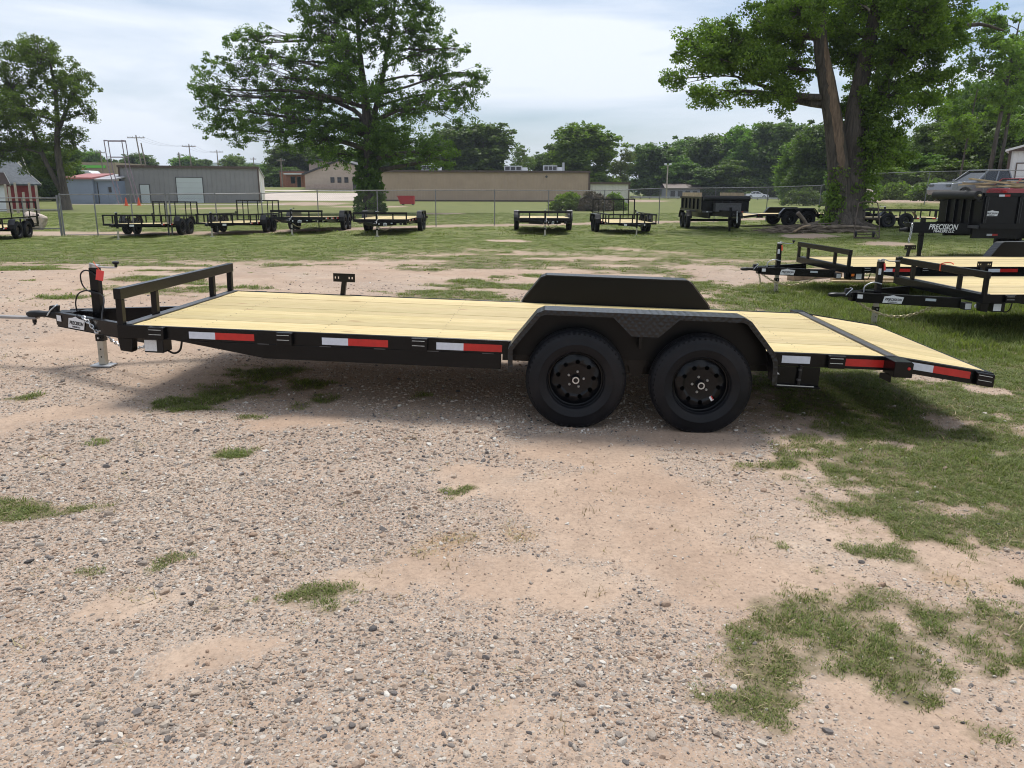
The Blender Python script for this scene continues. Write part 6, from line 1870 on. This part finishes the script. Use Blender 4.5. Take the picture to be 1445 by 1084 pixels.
p = on_ground(937, 165)
t = thing('light_pole', 'pale wooden light pole with twin floodlights beside the road', 'light pole', p)
tp = W(937, 231, 165).z - p.z
MB().tube([(0, 0, -.3), (0, 0, tp)], [.17, .12], 8).build('pole', 'pole_pale', t)
MB().bar((-.55, 0, tp - .1), (.55, 0, tp - .1), .08, .08).build('cross_arm', 'galv', t)
for s in (-1, 1): MB().box(s * .5 - .22, s * .5 + .22, -.25, .15, tp - .05, tp + .3).build('floodlight', 'metal_white', t, bevel=.03)
MB().tube([(0, -.2, -.2), (0, -.2, 2.4)], .09, 6).build('guy_guard', 'chain_yellow', t)

# ------------------------------------------------------------------ far trees: a few kinds, copied
def far_kind(seed, nl, mat, leaf=.36, per=16, dens=1.0, tall=1.0, cl=1.0, bark='bark', trunk_h=.28):
    """a unit tree about 10 m tall and 8 m wide"""
    rnd = random.Random(seed)
    lobes = []
    for k in range(nl):
        a = rnd.uniform(0, 2 * PI); z = rnd.uniform(2.6, 9.0)
        w = 3.6 * math.sin(PI * min(1, max(.12, (z - 1.2) / 9.2))) ** .7
        q = w * rnd.uniform(.25, .85)
        lobes.append((q * math.cos(a), q * math.sin(a), z, rnd.uniform(1.1, 1.9), rnd.uniform(1.1, 1.9), rnd.uniform(.8, 1.3)))
    for k in range(int(nl * .5)):
        a = rnd.uniform(0, 2 * PI)
        lobes.append((rnd.uniform(.8, 3.3) * math.cos(a), rnd.uniform(.8, 3.3) * math.sin(a), rnd.uniform(.9, 2.8), rnd.uniform(1.0, 1.6), rnd.uniform(1.0, 1.6), rnd.uniform(.7, 1.0)))
    return lobe_tree('far_tree', 'x y z w', (0, 0, 0), [([(0, 0, -.4), (.05, 0, 2.5), (-.1, .1, 5.5), (0, 0, 9.2)], [.32, .24, .15, .04]), ([(0, 0, 2.2), (1.0, .3, 4.5), (1.7, .2, 7)], [.16, .1, .04])],
                     lobes, seed, mat, leaf, per=per, cl_r=cl, dens=dens, bark=bark, twig=.03)
KINDS = [far_kind(101, 24, 'leaf_far', .21, 46, 1.15, cl=.85), far_kind(102, 28, 'leaf_far', .20, 46, 1.15, cl=.85), far_kind(103, 22, 'leaf_bright', .20, 46, 1.1, cl=.85), far_kind(104, 14, 'leaf_pale', .20, 20, .7, cl=.8, bark='bark_light'), far_kind(105, 26, 'leaf_oak', .21, 46, 1.1, cl=.85)]
USED = [False] * len(KINDS)
def far_tree(kind, px, D, ytop, wpx, label, rz=None, group='trees beyond the road'):
    src = KINDS[kind]
    if USED[kind]: t = copy_tree(src)
    else: t = src; USED[kind] = True
    p = on_ground(px, D)
    Ht = W(px, ytop, D).z - p.z
    Wt = wpx * 1.22 * D / FPX
    t.location = p
    t.rotation_euler = (0, 0, rz if rz is not None else (px * 1.7) % 6.28)
    t.scale = (Wt / 8.2, Wt / 8.2, Ht / 10.0)
    t['label'] = label; t['group'] = group
    return t
TREES = [
    # kind, px, D, ytop, width px, label
    (0, 668, 165, 168, 92, 'dark round tree rising behind the tan building, right of the oak'), (1, 625, 175, 195, 70, 'dark tree between the oak crown and the round tree'), (4, 590, 150, 225, 60, 'low tree showing over the tan roof below the oak'),
    (3, 737, 150, 203, 36, 'slender pale young tree over the tan roof'), (1, 766, 185, 216, 46, 'low dark tree beside the slender pale young tree'), (2, 822, 160, 176, 90, 'big full green tree behind the end of the tan building'),
    (1, 790, 175, 200, 50, 'dark tree tucked left of the big full green tree'), (3, 872, 165, 207, 40, 'pale yellow green tree right of the big full tree'), (0, 918, 190, 196, 72, 'broad tree directly left of the light pole'),
    (1, 962, 205, 194, 66, 'dark tree directly right of the light pole'), (4, 950, 185, 222, 50, 'low bushy tree right behind the light pole'), (0, 1010, 195, 182, 84, 'tall tree above the brown shed beyond the road'),
    (2, 1050, 185, 175, 70, 'light green tree above the white sedan'), (1, 1090, 180, 168, 86, 'tall dark tree above the white storage building'), (2, 1125, 130, 195, 70, 'light tree behind the torn trunk'),
    (4, 1030, 178, 225, 60, 'low dark tree behind the white sedan'), (0, 985, 182, 232, 60, 'low round tree beside the brown shed'), (1, 1150, 120, 170, 80, 'dark tree directly behind the torn trunk'),
    (0, 1235, 110, 178, 84, 'dense tree behind the pale grey metal shed'), (2, 1275, 90, 195, 66, 'leafy tree behind the right side of the big crown'), (1, 1310, 85, 165, 74, 'dark leafy tree left of the bare slender trunks'),
    (4, 1345, 78, 165, 76, 'dense dark tree behind the pickup cab'), (0, 1400, 75, 150, 84, 'dense dark tree behind the white garage'), (1, 1450, 76, 120, 90, 'tall dark tree over the white garage roof'), (2, 1190, 105, 215, 60, 'low leafy tree behind the ivy trunk'),
    (2, 1250, 70, 232, 64, 'leafy undergrowth tree behind the fence'), (4, 1330, 66, 222, 60, 'dark undergrowth tree left of the pickup'), (4, 1300, 70, 215, 60, 'dark undergrowth tree behind the leaning fence post'),
    (0, 1365, 84, 95, 80, 'tall full tree filling the gap left of the slender trunks'), (4, 1425, 86, 60, 90, 'tallest dark tree over the white garage'), (2, 1405, 80, 110, 60, 'light leafy tree between the slender trunks'), (1, 1335, 95, 120, 70, 'tall dark tree right of the big crown'), (0, 1465, 90, 40, 90, 'tall dark tree at the outer side of the white garage'),
    (0, 30, 110, 205, 110, 'dark tree mass behind the house with the blue grey roof'), (1, 90, 105, 212, 66, 'dark tree right behind the forked tree'), (4, -15, 100, 195, 80, 'dark tree over the grey roofed house'),
    (1, 412, 180, 205, 60, 'dark tree over the small brick building'), (2, 470, 185, 205, 60, 'light green tree over the church hall roof'), (0, 445, 190, 200, 70, 'dark tree behind the clerestory of the church hall'), (4, 380, 200, 236, 46, 'low tree left of the small brick building'),
    (1, 405, 172, 238, 40, 'low bush tree beside the brick building'), (0, 540, 180, 205, 90, 'dark tree behind the oak trunk'), (4, 500, 175, 215, 60, 'dark tree behind the church hall peak'),
    (2, 133, 220, 217, 34, 'small tree over the tan store'), (0, 160, 230, 226, 30, 'small dark tree beside the sign frame'), (0, 205, 230, 218, 40, 'tree behind the tall utility pole'), (1, 190, 240, 226, 30, 'little tree left of the tall utility pole'),
    (2, 262, 260, 224, 36, 'tree left of the blue hill'), (1, 290, 260, 228, 30, 'small dark tree before the blue hill'), (2, 333, 250, 222, 36, 'tree over the right end of the grey hall'), (0, 360, 230, 232, 36, 'small tree before the far ridge'), (3, 1140, 145, 255, 30, 'round pale bush in front of the white box building')]
for k, px, D, yt, wpx, lab in TREES:
    far_tree(k, px, D, yt, wpx, lab)
# tall open trees at the right edge, trunks showing
def tall_tree(label, px, D, ytrunk, lobes, seed, mat='leaf_bright', r=.16, lean=0.0):
    p = on_ground(px, D)
    s = FPX / D
    by = 0
    H_ = W(px, ytrunk, D).z - p.z
    basez = p.z
    lb = []
    rnd = random.Random(seed)
    for (x, y, rx, ry) in lobes:
        q = W(x, y, D)
        lb.append((q.x - p.x, rnd.uniform(-1.2, 1.2), q.z - basez, rx / s, rx / s, ry / s))
    return lobe_tree('tall_tree', label, p, [([(0, 0, -.3), (lean * .3, 0, H_ * .3), (lean * .7, .1, H_ * .65), (lean, 0, H_)], [r, r * .8, r * .6, .03])], lb, seed, mat, .11, per=50, cl_r=.52, dens=.85, bark='bark')
tall_tree('tall slender tree with open crown over the white garage', 1383, 62, 20, [(1395, 55, 34, 20), (1372, 90, 26, 16), (1420, 90, 30, 20), (1400, 20, 36, 18), (1385, 130, 26, 16), (1430, 130, 30, 20), (1360, 45, 20, 12)], 51, r=.20, lean=.7)
tall_tree('thin bare stemmed tree standing left of the pickup cab', 1343, 60, 120, [(1350, 150, 22, 16), (1335, 175, 18, 14), (1362, 180, 20, 14)], 52, r=.09, lean=.5)
tall_tree('slender tree beside the tallest slender one over the pickup', 1397, 64, 60, [(1410, 150, 26, 18), (1440, 60, 34, 24), (1425, 110, 24, 18), (1445, 170, 26, 18)], 53, r=.17, lean=.4)
# bushes
def bush(label, px, D, wpx, ytop, seed, mat, dead=False, n=14):
    p = on_ground(px, D); Wt = wpx * D / FPX / 2; Ht = W(px, ytop, D).z - p.z
    rg = np.random.default_rng(seed)
    t = thing('bush', label, 'bush', p)
    lv = Leaves(seed)
    a, q = rg.random(220) * 6.28, np.sqrt(rg.random(220))
    x, y = Wt * q * np.cos(a), Wt * .5 * q * np.sin(a)
    z = Ht * np.sqrt(np.clip(1 - q * q, 0, 1)) * rg.uniform(.35, .95, 220) * (0.8 + .35 * (vnoise(x, y, .9, seed) - .3))
    lv.clumps(np.stack([x, y, z], -1), rg.uniform(.25, .5, 220), 34, .12)
    c = link('foliage', lv.mesh('foliage'), mat, t); c['kind'] = 'stuff'
    m = MB(); rnd = random.Random(seed)
    for k in range(50 if dead else n):
        b = rnd.uniform(0, 6.28); f = rnd.uniform(.2, .9)
        e = Vector((Wt * f * math.cos(b), Wt * .5 * f * math.sin(b), Ht * rnd.uniform(.6, 1.15) * (1 - f * .4)))
        m.tube([(e.x * .4, e.y * .4, -.05), (e.x * .7, e.y * .7, e.z * .6), tuple(e)], [.035, .025, .008], 4)
    s = m.build('stems', 'dead_wood', t); s['kind'] = 'stuff'
bush('green bush mound before the tan building, left part', 806, 70, 66, 268, 61, 'leaf_bright')
bush('brown tangle of dead brush in the middle of the bush mound', 838, 69, 46, 266, 62, 'dead_brush', dead=True)
bush('green shrub at the right end of the bush mound', 864, 71, 30, 270, 63, 'leaf_bright')
bush('dark bush below the fence line near the storage building', 1130, 100, 60, 258, 64, 'leaf_oak')
bush('bush behind the fence right of the ivy trunk', 1262, 58, 50, 252, 65, 'leaf_bright')
bush('bush behind the fence beside the dirt pad', 1215, 62, 60, 250, 66, 'leaf_oak')
bush('low bush behind the leaning fence post', 1312, 52, 60, 246, 67, 'leaf_oak')
# dirt heap on the pad
p = on_ground(1208, 50)
bm = bmesh.new(); bmesh.ops.create_icosphere(bm, subdivisions=4, radius=1)
for v in bm.verts:
    v.co = Vector((v.co.x * 1.1, v.co.y * .8, max(-.05, v.co.z * .9))) * (1 + .25 * (vnoise(v.co.x * 3, v.co.y * 3 + v.co.z, 1) - .5))
me = bpy.data.meshes.new('dirt_heap'); bm.to_mesh(me); bm.free()
tag(link('dirt_heap', me, 'rock_pale', None, p, smooth='all'), 'pale dirt heap behind the fence beside the ivy trunk', 'dirt heap')

# ------------------------------------------------------------------ distant wooded ridge and the air in between
V, Fq = [], []
xs = np.linspace(-1500, 1500, 240)
for i, x in enumerate(xs):
    hgt = 20 + 34 * math.exp(-((x + 590) / 160) ** 2) + 20 * math.exp(-((x + 250) / 260) ** 2) + 18 * math.exp(-((x - 700) / 500) ** 2) + 6 * (float(fbm(x, 0, .012, 2)) - .5) + 2.5 * (float(fbm(x, 3, .15, 2)) - .5)
    for j, (dy, f) in enumerate(((0, -.05), (60, .45), (130, .8), (200, 1.0), (330, .8), (450, .2))):
        V.append((x, 1450 + dy + 20 * (float(fbm(x, dy, .02, 6)) - .5), hgt * f))
for i in range(239):
    for j in range(5): Fq.append((i * 6 + j, (i + 1) * 6 + j, (i + 1) * 6 + j + 1, i * 6 + j + 1))
hill = link('hills', mesh_np('hills', np.array(V), np.array(Fq)), 'hill_forest', smooth='all'); hill['kind'] = 'structure'

HZ = MB().box(-2350, 2350, -40, 2450, -1.2, 95).build('haze', None)
hm = bpy.data.materials.new('haze_air'); hm.use_nodes = True
hm.node_tree.nodes.clear()
ho = hm.node_tree.nodes.new('ShaderNodeOutputMaterial'); hv = hm.node_tree.nodes.new('ShaderNodeVolumePrincipled')
hv.inputs['Color'].default_value = (0.80, 0.88, 1.0, 1); hv.inputs['Density'].default_value = 0.00025
hm.node_tree.links.new(hv.outputs[0], ho.inputs['Volume'])
HZ.data.materials.append(hm); HZ['kind'] = 'stuff'
